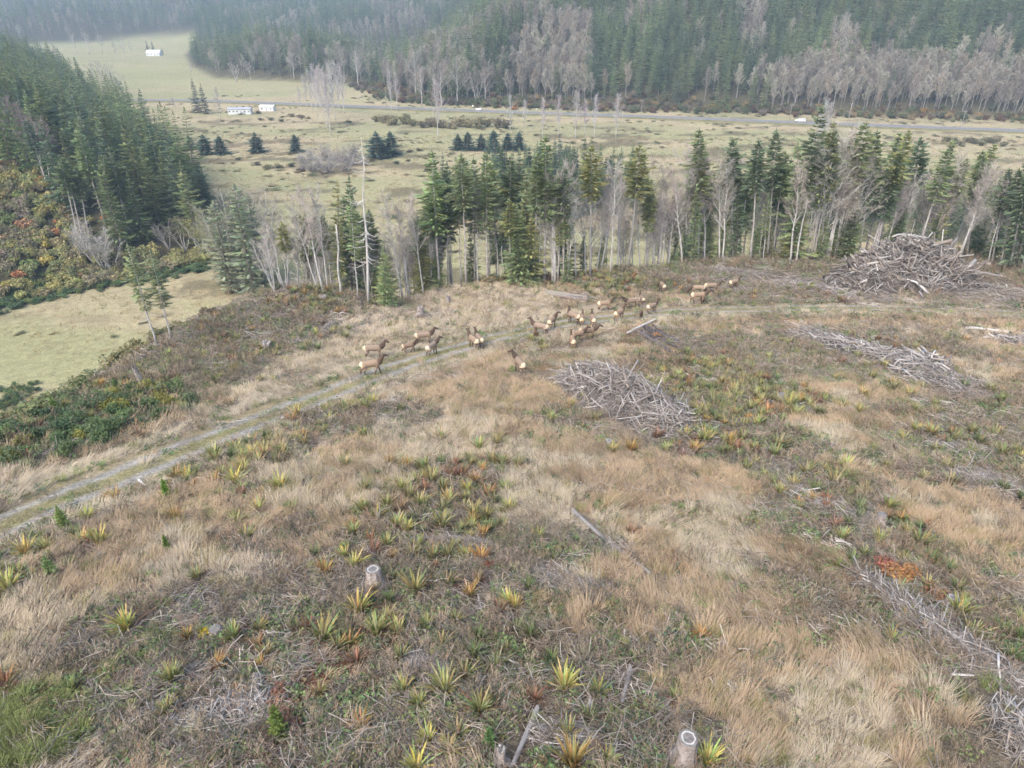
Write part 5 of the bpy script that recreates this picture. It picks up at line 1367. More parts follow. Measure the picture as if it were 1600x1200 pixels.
M_CUT = mat('cut_wood', (.13, .12, .11), .9, color2=(.24, .22, .20), noise=6, coords='Object')
M_RING = mat('pale_sapwood', (.54, .51, .46), .9, color2=(.33, .305, .275), noise=9)
M_STB = mat('stump_bark', (.42, .37, .335), .95, color2=(.20, .155, .13), noise=5.5, bump=.7, bscale=10)
def stump(px, py, R, h, label, ring=True, lean=(0, 0), tint=None, jag=False):
    p = at(px, py); r = random.Random(int(px * 7 + py)); e = link('tree_stump', None, None, p, (lean[0], lean[1], 0)); tag(e, label, 'stump', 'cut stumps on the clearing')
    n = 18; V = []; F = []
    prof = [(-.25, 2.1), (0, 1.75), (.16, 1.32), (.45, 1.1), (.92, 1.0), (1.0, .97)]
    rad = [1 + r.uniform(-.07, .07) for _ in range(n)]; fl = [1 + max(0, math.sin(k * 6.283 / n * 4 + r.random())) * .25 for k in range(n)]
    tj = [(r.uniform(0, .35) if jag else r.uniform(-.01, .01)) for _ in range(n)]
    for zi, (z, s) in enumerate(prof):
        for k in range(n):
            q = R * s * rad[k] * (fl[k] if zi < 2 else 1); a = 6.283 * k / n
            V.append((q * math.cos(a), q * math.sin(a), z * h + (tj[k] * h if zi >= 4 else 0)))
    for i in range(len(prof) - 1):
        for k in range(n): F.append((i * n + k, i * n + (k + 1) % n, (i + 1) * n + (k + 1) % n, (i + 1) * n + k))
    me = bpy.data.meshes.new('bark'); me.from_pydata(V, [], F); me.materials.append(M_STB); me.update(); link('bark', me, e)
    top = [Vector(v) for v in V[-n:]]; c = sum(top, Vector()) / n
    V2 = []; F2 = []
    for s in (1.0, .76, .60, 0):
        V2 += [c + (t - c) * s + Vector((0, 0, .004 if s < .9 else 0)) for t in top] if s else [c + Vector((0, 0, -.01))]
    for ri, nm, m in ((0, 'cut_face', M_CUT), (1, 'sapwood_ring', M_RING if ring else M_CUT), (2, 'heartwood', M_CUT)):
        mb = MB()
        if ri < 2: mb.add(V2[ri * n:(ri + 2) * n], [(k, (k + 1) % n, n + (k + 1) % n, n + k) for k in range(n)])
        else: mb.add(V2[2 * n:], [(k, (k + 1) % n, n) for k in range(n)])
        link(nm, mb.mesh(nm, [m], vcol=False), e)
    return e
stump(586, 914, .33, .85, 'weathered ring-topped stump among ferns left of centre', lean=(-.1, -.05))
stump(1068, 1194, .28, 1.2, 'tall pale ring-topped stump at the bottom edge')
stump(951, 698, .26, .55, 'ring-topped stump in the tan grass below the middle heap')
stump(1483, 950, .23, .6, 'ring-topped stump above the white windrow')
stump(1373, 822, .24, .8, 'split grey stump in the dark slash strip', ring=False)
stump(1222, 628, .42, .75, 'grey stump among yellow-green ferns right of the middle heap', ring=False)
stump(1147, 668, .34, .6, 'grey stump below the fern brake right of the middle heap', ring=False)
stump(783, 1192, .14, .55, 'small jagged pale stump at bottom centre', ring=True, jag=True)
stump(415, 546, .55, .9, 'broken red-brown stump with a pale face on the knoll slope', ring=True, jag=True, lean=(.1, .25))
stump(657, 492, .45, 1.0, 'pale split stump above the track left of the herd', ring=True, jag=True)
stump(700, 474, .35, 1.0, 'thin pale jagged stump at the crest left of the herd', ring=True, jag=True)
stump(505, 470, .6, .7, 'reddish broad stump on top of the knoll', ring=True, jag=True)
stump(228, 612, .22, 2.3, 'leaning grey broken trunk above the bramble thicket', ring=False, jag=True, lean=(.1, -.1))
stump(402, 1070, .2, .2, 'white bleached root stump beside the dead fern', ring=True, jag=True, lean=(.2, .2))
stump(338, 992, .22, .35, 'low grey stump beside the yellow shrub', ring=False)
stump(915, 470, .4, .9, 'grey stump at the crest beside the log stack', ring=False, jag=True)

# ------------------------------------------------------------------ elk
def elk_mesh(name, yaw=0.0, mode='up', walk=0.0):
    mb = MB(); src = []
    TAN, DRK, LEG, RMP, BEL = (.29, .215, .155), (.10, .068, .05), (.12, .085, .062), (.72, .58, .40), (.20, .145, .105)
    body = [(-1.03, 1.16, .06, .08), (-.96, 1.17, .20, .23), (-.76, 1.17, .29, .33), (-.3, 1.15, .28, .32), (.1, 1.14, .29, .33), (.48, 1.15, .27, .34), (.72, 1.22, .20, .30)]
    neck0 = Vector((.72, 0, 1.24))
    nd = {'up': (.62, .9, .12), 'level': (1.15, .25, .0), 'graze': (.75, -.95, -.75)}[mode]
    c, s_ = math.cos(yaw), math.sin(yaw)
    def tr(x, z): return neck0 + Vector((x * c, x * s_, z))
    if mode == 'up': nk = [((.14, .12), .18, .26), ((.25, .30), .145, .20), ((.33, .46), .125, .155), ((.43, .55), .125, .135), ((.60, .51), .095, .105), ((.77, .43), .065, .075), ((.83, .40), .05, .055)]
    elif mode == 'level': nk = [((.18, .06), .18, .25), ((.36, .24), .145, .19), ((.50, .36), .12, .145), ((.62, .40), .12, .13), ((.80, .33), .09, .10), ((.96, .23), .06, .07), ((1.01, .20), .05, .055)]
    else: nk = [((.2, -.1), .18, .24), ((.42, -.34), .14, .18), ((.58, -.58), .10, .12), ((.66, -.74), .105, .115), ((.72, -.92), .085, .095), ((.76, -1.08), .055, .065), ((.77, -1.13), .045, .05)]
    rings = [(Vector((x, 0, z)), w, h) for x, z, w, h in body] + [(tr(*p), w, h) for p, w, h in nk]
    n = 12; V = []; F = []
    for i, (p, w, h) in enumerate(rings):
        d = (rings[min(i + 1, len(rings) - 1)][0] - rings[max(i - 1, 0)][0]).normalized()
        sd = d.cross(Vector((0, 0, 1))); sd = sd.normalized() if sd.length > .1 else Vector((0, 1, 0)); up = sd.cross(d)
        for k in range(n):
            a = 6.283 * k / n; v = p + sd * (w * math.cos(a)) + up * (h * math.sin(a)); V.append(v)
            if i >= 6 or (i == 5 and v.z < 1.0): col = DRK
            elif i <= 1: col = RMP
            elif i == 2 and v.z > .95 and False: col = RMP
            elif v.z < .84: col = BEL
            else: col = TAN
            src.append((v, col))
    for i in range(len(rings) - 1):
        for k in range(n): F.append((i * n + k, i * n + (k + 1) % n, (i + 1) * n + (k + 1) % n, (i + 1) * n + k))
    F.append(tuple(range(n))[::-1]); F.append(tuple(range((len(rings) - 1) * n, len(rings) * n)))
    mb.add(V, F)
    for sy in (-1, 1):
        f = walk * sy
        front = [((.48, .15, 1.02), .17), ((.50 + f * .1, .16, .66), .105), ((.50 + f * .22, .155, .36), .075), ((.49 + f * .26, .15, .08), .062), ((.54 + f * .28, .15, .0), .07)]
        hind = [((-.72, .15, 1.12), .24), ((-.60 - f * .08, .17, .78), .155), ((-.84 - f * .14, .165, .50), .088), ((-.79 - f * .24, .16, .10), .065), ((-.74 - f * .26, .16, .0), .07)]
        for L, q in ((front, .62), (hind, .72)):
            pts = [Vector((p[0], p[1] * sy, p[2])) for p, _ in L]
            o = len(mb.v); mb.tube(pts, [r for _, r in L], 8)
            for j, v in enumerate(mb.v[o:]):
                v = Vector(v); src.append((v, LEG if v.z < q else (TAN if v.x > 0 else (RMP if v.x < -.83 and v.z > .86 else TAN))))
        hd = rings[-4][0]; o = len(mb.v)
        sdv = Vector((-s_, c, 0)) * sy; bk = Vector((-c, -s_, 0))
        e0 = hd + sdv * .07 + Vector((0, 0, .06)); mb.tube([e0, e0 + sdv * .10 + bk * .04 + Vector((0, 0, .09)), e0 + sdv * .17 + bk * .08 + Vector((0, 0, .14))], [.03, .05, .012], 6)
        for v in mb.v[o:]: src.append((Vector(v), DRK))
    o = len(mb.v); mb.tube([(-.98, 0, 1.3), (-1.08, 0, 1.18), (-1.09, 0, 1.08)], [.04, .045, .02], 6)
    for v in mb.v[o:]: src.append((Vector(v), RMP))
    me = mb.mesh('tmp', [], vcol=False)
    ob = bpy.data.objects.new('tmp', me); COL.objects.link(ob)
    m = ob.modifiers.new('r', 'REMESH'); m.mode = 'VOXEL'; m.voxel_size = .028; m.use_smooth_shade = True
    m2 = ob.modifiers.new('s', 'SMOOTH'); m2.iterations = 4; m2.factor = .5
    dg = bpy.context.evaluated_depsgraph_get(); dg.update()
    out = bpy.data.meshes.new_from_object(ob.evaluated_get(dg)); out.name = name
    bpy.data.objects.remove(ob); bpy.data.meshes.remove(me)
    kd = kdtree.KDTree(len(src))
    for i, (v, _) in enumerate(src): kd.insert(v, i)
    kd.balance()
    a = out.color_attributes.new('shade', 'FLOAT_COLOR', 'POINT'); arr = np.ones((len(out.vertices), 4), np.float32)
    for i, v in enumerate(out.vertices):
        near = kd.find_n(v.co, 3); w = [1 / (d + .02) for _, _, d in near]; cc = np.zeros(3)
        for (_, j, _), ww in zip(near, w): cc += np.array(src[j][1]) * ww
        cc = cc / sum(w)
        if v.co.x < -.90 and v.co.z > .88: cc = np.array(RMP)
        arr[i, :3] = cc
    a.data.foreach_set('color', arr.ravel())
    out.materials.clear(); out.materials.append(mat('elk_coat', (1, 1, 1), .85, vcol='shade', tint=True, bump=.25, bscale=30))
    out.polygons.foreach_set('use_smooth', [True] * len(out.polygons)); out.update()
    return out
ELK = {'up': elk_mesh('elk_up'), 'upl': elk_mesh('elk_look_left', .9), 'upr': elk_mesh('elk_look_right', -.9), 'walk': elk_mesh('elk_walk', .1, 'up', 1.0), 'level': elk_mesh('elk_level', 0, 'level', .6), 'graze': elk_mesh('elk_graze', .15, 'graze', .4)}
for px, py, hd, pose, s, c, lab in HERD:
    p = at(px, py); o = link('elk', ELK[pose], None, p + np.array([0, 0, .02]), (0, 0, math.radians(hd)), s * 1.12, c)
    tag(o, lab, 'elk', 'elk herd on the clearing')

# ------------------------------------------------------------------ buildings, vehicles and poles in the valley
M_WALL = mat('white_siding', (.74, .74, .72), .8, color2=(.62, .63, .62), noise=1.5)
M_ROOF = mat('grey_roof', (.34, .35, .38), .7, color2=(.42, .43, .45), noise=.8)
M_MET = mat('bright_roof', (.80, .80, .79), .5, color2=(.72, .72, .72), noise=.6)
M_WIN = mat('dark_glass', (.04, .05, .06), .15, spec=.5)
M_PNT = mat('white_car_paint', (.80, .80, .80), .3, spec=.5)
M_TYR = mat('tyre_rubber', (.03, .03, .03), .9)
M_HUB = mat('wheel_rim', (.35, .35, .36), .4)
M_POLE = mat('pole_wood', (.42, .36, .30), .95, color2=(.32, .28, .24), noise=2)
def part(name, parent, mb, m): return link(name, mb.mesh(name, [m], vcol=False), parent)
def shed(px, py, L, D, h, rh, rot, label, name, roofm, wins, cat='building'):
    p = at(px, py); e = link(name, None, None, p, (0, 0, rot)); tag(e, label, cat)
    mb = MB(); mb.box((0, 0, h / 2 - .1), (L, D, h + .2)); part('wall', e, mb, M_WALL)
    mb = MB(); o = .35
    V = [(-L / 2 - o, -D / 2 - o, h), (L / 2 + o, -D / 2 - o, h), (L / 2 + o, D / 2 + o, h), (-L / 2 - o, D / 2 + o, h), (-L / 2 - o, 0, h + rh), (L / 2 + o, 0, h + rh)]
    V2 = [(a, b, c + .12) for a, b, c in V]
    mb.add([Vector(v) for v in V2] + [Vector((a, b, c - .02)) for a, b, c in V], [(0, 1, 5, 4), (3, 4, 5, 2), (6, 10, 11, 7), (9, 8, 11, 10), (0, 6, 7, 1), (2, 8, 9, 3), (1, 7, 11, 5), (2, 5, 11, 8), (0, 4, 10, 6), (3, 9, 10, 4)])
    part('roof', e, mb, roofm)
    mb = MB()
    for sx in (-1, 1): mb.add([(sx * L / 2, -D / 2, h), (sx * L / 2, D / 2, h), (sx * L / 2, 0, h + rh)], [(0, 1, 2) if sx > 0 else (0, 2, 1)])
    part('gable', e, mb, M_WALL)
    for i in range(wins):
        x = -L / 2 + L * (i + .5) / wins; dr = i == wins // 2
        mb = MB(); mb.box((x, -D / 2 - .03, 1.0 if dr else h * .58), (1.0 if dr else 1.25, .06, 2.0 if dr else .95))
        f = part('door' if dr else 'window', e, mb, M_ROOF if dr else M_MET)
        if not dr:
            mb = MB(); mb.box((x, -D / 2 - .065, h * .58), (1.05, .02, .75)); part('pane', f, mb, M_WIN)
    return e
shed(376, 178, 15.5, 5, 3.3, 1.0, .03, 'long low white shed with dark windows in the left meadow', 'white_shed', M_ROOF, 6)
shed(419, 173, 10, 5, 2.8, 1.1, -.12, 'shorter white shed right of the long one', 'white_shed', M_MET, 3)
shed(242, 87, 17, 11, 3.6, 3.2, .05, 'far barn with bright white roof at the end of the valley', 'barn', M_MET, 4, 'barn')
def wheel(e, x, y, R):
    mb = MB(); mb.tube([(x, y - .12, R), (x, y + .12, R)], [R, R], 14); t = part('wheel', e, mb, M_TYR)
    mb = MB(); s = -1 if y < 0 else 1; mb.tube([(x, y + s * .1, R), (x, y + s * .14, R)], [R * .58, R * .55], 10); part('rim', t, mb, M_HUB)
def loft(mb, secs):
    """secs: (x, half width low, half width high, z0, z1) rings along the length"""
    V = []; F = []
    for x, w0, w1, z0, z1 in secs: V += [(x, -w0, z0), (x, w0, z0), (x, w0 * 1.02, (z0 + z1) * .55), (x, w1, z1), (x, -w1, z1), (x, -w0 * 1.02, (z0 + z1) * .55)]
    n = 6
    for i in range(len(secs) - 1):
        for k in range(n): F.append((i * n + k, i * n + (k + 1) % n, (i + 1) * n + (k + 1) % n, (i + 1) * n + k))
    F.append(tuple(range(n))[::-1]); F.append(tuple(range((len(secs) - 1) * n, len(secs) * n)))
    mb.add(V, F)
def vehicle(px, lane, flip, kind, label):
    p, a, nr = on_highway(px); p = p + np.array([nr[0], nr[1], 0]) * lane
    e = link(kind, None, None, p + np.array([0, 0, .01]), (0, 0, a + (math.pi if flip else 0))); tag(e, label, 'truck' if kind == 'pickup_truck' else 'car')
    if kind == 'pickup_truck':
        mb = MB(); loft(mb, [(-3.2, .95, .95, .5, 1.15), (-3.15, .98, .98, .42, 1.25), (-1.0, 1.0, .98, .42, 1.25), (1.2, 1.0, .98, .42, 1.22), (1.35, 1.0, .95, .42, 1.2), (2.95, .98, .85, .42, 1.05), (3.1, .92, .75, .5, .92)]); part('body', e, mb, M_PNT)
        mb = MB(); loft(mb, [(-.75, .92, .78, 1.2, 1.92), (.85, .92, .76, 1.2, 1.95), (1.55, .92, .8, 1.15, 1.25)]); c = part('cab', e, mb, M_PNT)
        mb = MB(); loft(mb, [(-3.2, .96, .92, 1.22, 2.02), (-.9, .96, .92, 1.22, 2.05)]); part('service_canopy', e, mb, M_PNT)
        for s in (-1, 1):
            mb = MB(); mb.box((.35, s * .885, 1.58), (1.35, .06, .46)); part('side_window', e, mb, M_WIN)
            mb = MB(); mb.box((-2.0, s * .965, 1.66), (1.9, .04, .34)); part('canopy_window', e, mb, M_WIN)
            mb = MB(); mb.box((3.08, s * .62, .86), (.1, .3, .18)); part('headlight', e, mb, M_HUB)
        mb = MB(); mb.box((1.22, 0, 1.6), (.06, 1.5, .5), rot=Matrix.Rotation(-.9, 3, 'Y')); part('windscreen', e, mb, M_WIN)
        for x in (-2.1, 2.05):
            for s in (-.92, .92): wheel(e, x, s, .4)
    else:
        mb = MB(); loft(mb, [(-2.2, .82, .8, .4, .85), (-2.1, .88, .84, .3, .95), (0, .9, .88, .28, .98), (1.3, .9, .84, .28, .92), (2.1, .84, .7, .32, .74), (2.2, .7, .6, .4, .65)]); part('body', e, mb, M_PNT)
        mb = MB(); loft(mb, [(-1.9, .78, .6, .92, 1.0), (-1.3, .82, .64, .94, 1.42), (.1, .82, .64, .94, 1.45), (1.05, .8, .66, .9, .98)]); part('cabin', e, mb, M_PNT)
        for s in (-1, 1):
            mb = MB(); mb.box((-.5, s * .775, 1.18), (1.9, .06, .32)); part('side_window', e, mb, M_WIN)
            mb = MB(); mb.box((2.15, s * .5, .6), (.1, .3, .14)); part('headlight', e, mb, M_HUB)
        mb = MB(); mb.box((.68, 0, 1.2), (.05, 1.25, .5), rot=Matrix.Rotation(-1.05, 3, 'Y')); part('windscreen', e, mb, M_WIN)
        for x in (-1.35, 1.4):
            for s in (-.8, .8): wheel(e, x, s, .33)
    return e
vehicle(1248, 2.2, True, 'pickup_truck', 'white service pickup truck with canopy driving on the highway')
vehicle(747, 2.2, True, 'car', 'small white car on the highway left of centre')
for px, dx, top, lab in ((1241, 9, 163, 'weathered power pole beside the white truck'), (1003, 8, 156, 'weathered power pole at the middle of the wooded hill foot'), (1512, 8, 173, 'weathered power pole at the far right of the highway'), (599, 9, 140, 'pale power pole by the poplars left of the hedge'), (1332, 9, 155, 'weathered power pole right of the white truck')):
    p, a, nr = on_highway(px); p = p + np.array([nr[0], nr[1], 0]) * dx; p[2] = gz(p[0], p[1]) - .3
    h = min(height_to(p, px, top)[0], 12.5); e = link('power_pole', None, None, p, (0, 0, a + .3)); tag(e, lab, 'power pole', 'power poles along the highway')
    mb = MB(); mb.tube([(0, 0, 0), (0, 0, h * .5), (0, 0, h)], [.20, .17, .13], 8); part('post', e, mb, M_POLE)
    mb = MB(); mb.box((0, .16, h - .5), (2.4, .12, .14)); ca = part('crossarm', e, mb, M_POLE)
    for q in (-1.05, -.5, .5, 1.05):
        mb = MB(); mb.tube([(q, .16, h - .43), (q, .16, h - .25)], [.06, .045], 6); part('insulator', ca, mb, M_MET)
for px, dx, hh, lab in ((738, 6.8, 2.4, 'round white sign beside the white car'), (836, 6.8, 2.2, 'small white sign by the highway right of the car')):
    p, a, nr = on_highway(px); p = p + np.array([nr[0], nr[1], 0]) * dx; p[2] -= .5
    e = link('road_sign', None, None, p, (0, 0, 0)); tag(e, lab, 'sign')
    mb = MB(); mb.box((0, 0, hh / 2), (.08, .08, hh)); part('post', e, mb, M_POLE)
    mb = MB(); mb.tube([(0, -.05, hh + .2), (0, -.09, hh + .2)], [.55, .55], 16) if 'round' in lab else mb.box((0, -.07, hh), (.7, .04, .8)); part('plate', e, mb, M_MET)

# ------------------------------------------------------------------ the air of the valley
hz = MB(); hz.box((0, 2200, 240), (9000, 5600, 520))
hm = bpy.data.materials.new('haze'); hm.use_nodes = True; t = hm.node_tree; t.nodes.remove(t.nodes['Principled BSDF'])
pv = t.nodes.new('ShaderNodeVolumePrincipled'); pv.inputs['Color'].default_value = (.58, .79, 1.0, 1); pv.inputs['Density'].default_value = HAZE_D; pv.inputs['Anisotropy'].default_value = 0.0
t.links.new(pv.outputs[0], t.nodes['Material Output'].inputs['Volume'])
tag(link('haze', hz.mesh('haze', [hm], vcol=False)), 'thin blue valley haze', 'haze', None, 'stuff')
# ------------------------------------------------------------------ what grows on the clearing
def clearing_pts(cells, seed, smax_=3.5):
    out = []
    for (r0, r1, cell) in cells:
        x, y = sample(-.75 * r1 - 8, .75 * r1 + 8, 4, r1, cell, seed + int(r1))
        r = np.hypot(x, y); k = (r >= r0) & (r < r1) & (np.abs(x) < .76 * (y * .875 + 33) + 6) & (y > 6)
        x, y = x[k], y[k]; k = edge_s(x, y) < smax_
        out.append(np.stack([x[k], y[k]], 1))
    return np.concatenate(out)
def kept(x, y):
    m = np.zeros(len(x), bool)
    for pts, r in KEEP:
        if r <= 0: continue
        xs = [p[0] for p in pts]; ys = [p[1] for p in pts]
        b = (x > min(xs) - r) & (x < max(xs) + r) & (y > min(ys) - r) & (y < max(ys) + r)
        if b.any(): m[b] |= poly_dist(x[b], y[b], pts)[0] < r
    return m
def grow(name, protos, P, keep, scale, tint, label, cat, tilt=.12, rotz=None, zs=None, lift=0.0):
    k = rng.random(len(P)) < keep; P = P[k]; n = len(P)
    s = (scale[k] if hasattr(scale, '__len__') and len(scale) == len(k) else np.full(n, 1.0)) * rng.uniform(.75, 1.25, n)
    z = terrain(P[:, 0], P[:, 1]) + lift
    rz = rng.uniform(0, 6.28, n) if rotz is None else rotz[k] + rng.normal(0, .4, n)
    rot = np.stack([rng.normal(0, tilt, n), rng.normal(0, tilt, n), rz], 1)
    zz = s * (rng.uniform(.8, 1.2, n) if zs is None else zs[k])
    return scatter(name, protos, np.stack([P[:, 0], P[:, 1], z], 1), rot, np.stack([s, s, zz], 1), rng.integers(len(protos), size=n), tint[k], label, cat)
def per(types, vals): return np.array(vals)[types]
# ------------------------------------------------------------------ sword ferns
FC = {'bright yellow': (.48, .44, .17), 'yellow-green': (.38, .375, .165), 'olive': (.31, .305, .15), 'dark green': (.20, .235, .115), 'orange': (.44, .30, .13), 'rust': (.31, .20, .13)}
FL = '''412 707y 440 708v 433 725o 440 765y* 405 800v 455 800o 510 645v 538 640v 455 660n 465 650y 570 685v 582 632v 690 690o 748 705v 775 695o 770 725o 570 770o 540 730v 650 755v 675 755v 692 765o 730 770y 745 755n 790 770v 605 790v 625 800r 640 780o
655 790v 590 810v 570 800v 620 825v 635 830y 665 795d 690 800o 700 785v 690 825v* 740 805v 760 810o 655 855v 580 850r 540 872y 553 888y 583 868r 605 855v 645 870o 675 875o 730 872v 752 876n 700 872o 795 800v 612 905o 650 926o* 698 915o 560 958y* 505 1000v* 527 1015o
545 1010n 590 992v* 622 990v 665 985o 712 975o 690 1010v 558 1035r 625 1035o 630 1082v 655 1105v 565 1140n 695 1082v* 740 1030d 775 1045d 725 1060o 750 1112v* 670 1160y 700 1175v 650 1205y* 795 945y 780 958r 715 1150o 15 925y* 40 867y* 200 985y* 270 1066v* 365 1000v 340 1045n
260 1115v 10 1076r* 75 860v 130 850y 155 852y* 140 815y 182 782n 275 750n 290 752y 335 716v* 345 745v 368 756y* 380 722v 275 815n 370 820v 385 842v 395 712y 805 952y 860 1036d 882 1078y* 835 1096r 888 1152o 895 1203n* 935 1085d 920 1126d 1103 1195y* 1100 570v 1070 585r
1060 592v 1075 605n 1020 612o 1125 600v 1090 630o 1115 625v 1060 637o 1100 692v* 1085 706n 985 706n 958 708v 930 660o 1010 600v 1135 590v 1145 615v 1155 626v 1180 620v 1190 632v 1170 642v 1230 640v* 1242 652v 1236 634v 1150 650o 1160 690o 1275 634r 1347 620y 1395 610o
1420 620y 1440 610o 1315 640y 1410 635o 1430 645v 1545 612o 1215 700o 1210 716o 1165 736d 1260 742o* 1180 756d 1320 731y 1455 680o 1490 690o 1515 680o 1555 682o 1530 695d 1565 716o 1480 736o 1485 756o 1590 742o 1275 771d 1240 761o 1302 757o 1322 751o 1385 797o* 1340 801d
1315 846o 1350 871d 1436 852o* 1455 881d 1480 896d 1310 891o 1415 972o 1497 962v* 1515 997o* 1566 990d 1592 1000d 1560 946o 1330 882d 1580 1030d 1400 930o 470 522v 495 528v 520 524v 545 520v 540 530o 410 548v 430 558v 445 566v 400 560o 380 566o 420 540o 830 536y 850 548v 838 528r 845 540o'''
import re
ferns = []
FK = {'y': 'bright yellow', 'v': 'yellow-green', 'o': 'olive', 'd': 'dark green', 'n': 'orange', 'r': 'rust'}
toks = FL.split()
for a, b in zip(toks[0::2], toks[1::2]):
    m = re.match(r'(\d+)(\w)(\*?)', b); p = at(float(a), float(m[1]))
    if edge_s(p[0:1], p[1:2])[0] > 8: continue
    ferns.append((p, FK[m[2]], RND.uniform(.95, 1.1) * (1.28 if m[3] else .98)))
# more of them through the fern brakes
fx, fy = clearing_pts([(0, 120, .95)], 61).T
ft = ztype(fx, fy); k = ((ft == 3) & (rng.random(len(fx)) < .85) | (ft == 2) & (rng.random(len(fx)) < .10) | (ft == 7) & (rng.random(len(fx)) < .12)) & (track_d(fx, fy) > 3)
fx, fy = fx[k], fy[k]
G0 = np.array([f[0][:2] for f in ferns])
extra = []
for a, b in zip(fx, fy):
    if np.min((G0[:, 0] - a) ** 2 + (G0[:, 1] - b) ** 2) > .9: extra.append((np.array([a, b, gz(a, b)]), RND.choice(['olive', 'olive', 'olive', 'yellow-green', 'yellow-green', 'dark green', 'dark green', 'dark green', 'orange', 'rust']), RND.uniform(.65, 1.0)))
extra.sort(key=lambda f: f[0][1] / f[2])
vis_extra = [f for f in extra if -5 < project(f[0])[0] < 1605 and project(f[0])[1] < 1215]
n_more = max(0, 290 - len(ferns))
single_f = ferns + vis_extra[:n_more]; rest_f = [f for f in extra if not any(f is g for g in vis_extra[:n_more])]
FERN_XY = np.array([f[0][:2] for f in ferns + extra])
#                                          T    P    G    F    R    N    B    V
P = clearing_pts([(0, 42, .29), (42, 85, .44), (85, 155, .74)], 31)
x, y = P.T; ty = ztype(x, y); td = track_d(x, y); rr = np.hypot(x, y)
size = np.interp(rr, [15, 42, 43, 85, 86, 150], [.85, .95, 1.15, 1.25, 1.5, 1.7])
clump = sstep(.32, .58, fbm(x / 1.1, y / 1.1, 91, 3)); field = 6.0 * fbm(x / 7, y / 7, 93, 2) - 1.2
dens = per(ty, [.86, .92, .13, .08, .06, .12, .22, .12]) * (.25 + .95 * clump)
dens = np.where((td < 7) & (x > 12) & (y > 80), dens * .35, dens)
elk_d = np.min([np.hypot(x - q[0], y - q[1]) for q in ELK_XY], axis=0)
dens = np.where(elk_d < 1.5, .0, dens)
dens = np.where(td < 2.8, .02, dens); dens = np.where(kept(x, y), 0, dens); dens = np.where((td >= 3.0) & (td < 6.5), np.maximum(dens, .8), dens)
pale = np.array([.55, .465, .345]); tan = np.array([.51, .395, .275]); och = np.array([.47, .345, .22]); gr = np.array([.30, .26, .12])
mixn = fbm(x / 3.5, y / 3.5, 95, 3)[:, None]
col = np.where((ty == 1)[:, None], pale * .75 + tan * .25, tan * (1 - mixn) + och * mixn)
col = np.where(((ty == 0) & (fbm(x / 5, y / 5, 97, 3) > .62))[:, None], pale, col)
col = np.where((rng.random(len(x)) < .10)[:, None], gr, col)
col = np.where(((td > 1.9) & (td < 5))[:, None], pale, col)
col = col * (rng.uniform(.93, 1.07, len(x)) * (.78 + .44 * fbm(x / 1.3, y / 1.3, 99, 3)))[:, None]
low = np.where(ty == 2, .7, 1.0)
grow('dry_grass', TUFT, P, dens, size * low, col, 'long dry tan grass in matted tufts across the clearing', 'grass', .2, field, zs=np.where(td < 5.5, .42, rng.uniform(.6, 1.0, len(x)) * np.interp(rr, [40, 85, 150], [1, .75, .5])))
# green grass patch and grass between the ruts
dens = np.where(ty == 5, .95, .02) ; dens = np.where(td < .6, .7, dens); dens = np.where((td > 1.8) & (td < 3.2), .55, dens)
col = np.where((td < 2.4)[:, None], np.array([.30, .27, .115]), np.array([.24, .27, .10])) * rng.uniform(.75, 1.25, len(x))[:, None]
grow('green_grass', TUFT, P, dens, size * np.where(td < 2.9, .42, .9), col, 'short green grass along the track and in the lower left corner', 'grass', .15, zs=np.where(td < 2.9, .5, .9))
# low leafy cover
P2 = clearing_pts([(0, 42, .34), (42, 85, .55), (85, 155, .95)], 41)
x, y = P2.T; ty = ztype(x, y); td = track_d(x, y); rr = np.hypot(x, y); size2 = np.interp(rr, [15, 42, 43, 85, 86, 150], [.9, 1.0, 1.3, 1.4, 1.9, 2.2])
cl = sstep(.42, .62, fbm(x / 1.7, y / 1.7, 101, 3))
dens = per(ty, [.28, .12, .85, .75, .5, .4, .3, .8]) * (.3 + .9 * cl); dens = np.where(td < 1.9, .05, dens)
elk_d = np.min([np.hypot(x - q[0], y - q[1]) for q in ELK_XY], axis=0); free = (elk_d > 1.4) & ~kept(x, y)
fern_d = np.full(len(x), 9.0)
for q in FERN_XY: fern_d = np.minimum(fern_d, np.hypot(x - q[0], y - q[1]))
free &= fern_d > .32
cc = np.array([(.16, .235, .095), (.20, .27, .10), (.125, .175, .10), (.21, .225, .10), (.17, .16, .085), (.22, .16, .09)])
col = cc[rng.choice(6, len(x), p=[.28, .24, .18, .14, .10, .06])] * rng.uniform(.75, 1.25, len(x))[:, None]
grow('ground_cover', COVER, P2, dens * free, size2, col, 'low green leafy cover among the dead wood', 'ground cover', .1)
# dead twigs lying about
dens = per(ty, [.10, .06, .62, .42, .5, .15, .12, .12]) * (.3 + .9 * sstep(.4, .6, fbm(x / 2.6, y / 2.6, 103, 3))); dens = np.where(td < 2.2, .03, dens)
lc = np.array([(.38, .335, .29), (.31, .27, .23), (.48, .44, .40), (.22, .175, .14)])
col = lc[rng.choice(4, len(x), p=[.35, .3, .12, .23])] * rng.uniform(.75, 1.2, len(x))[:, None]
grow('dead_twigs', LITTER, P2, dens * (elk_d > 1.2), size2, col, 'grey dead twigs and slash strewn over the clearing', 'twigs', .08)
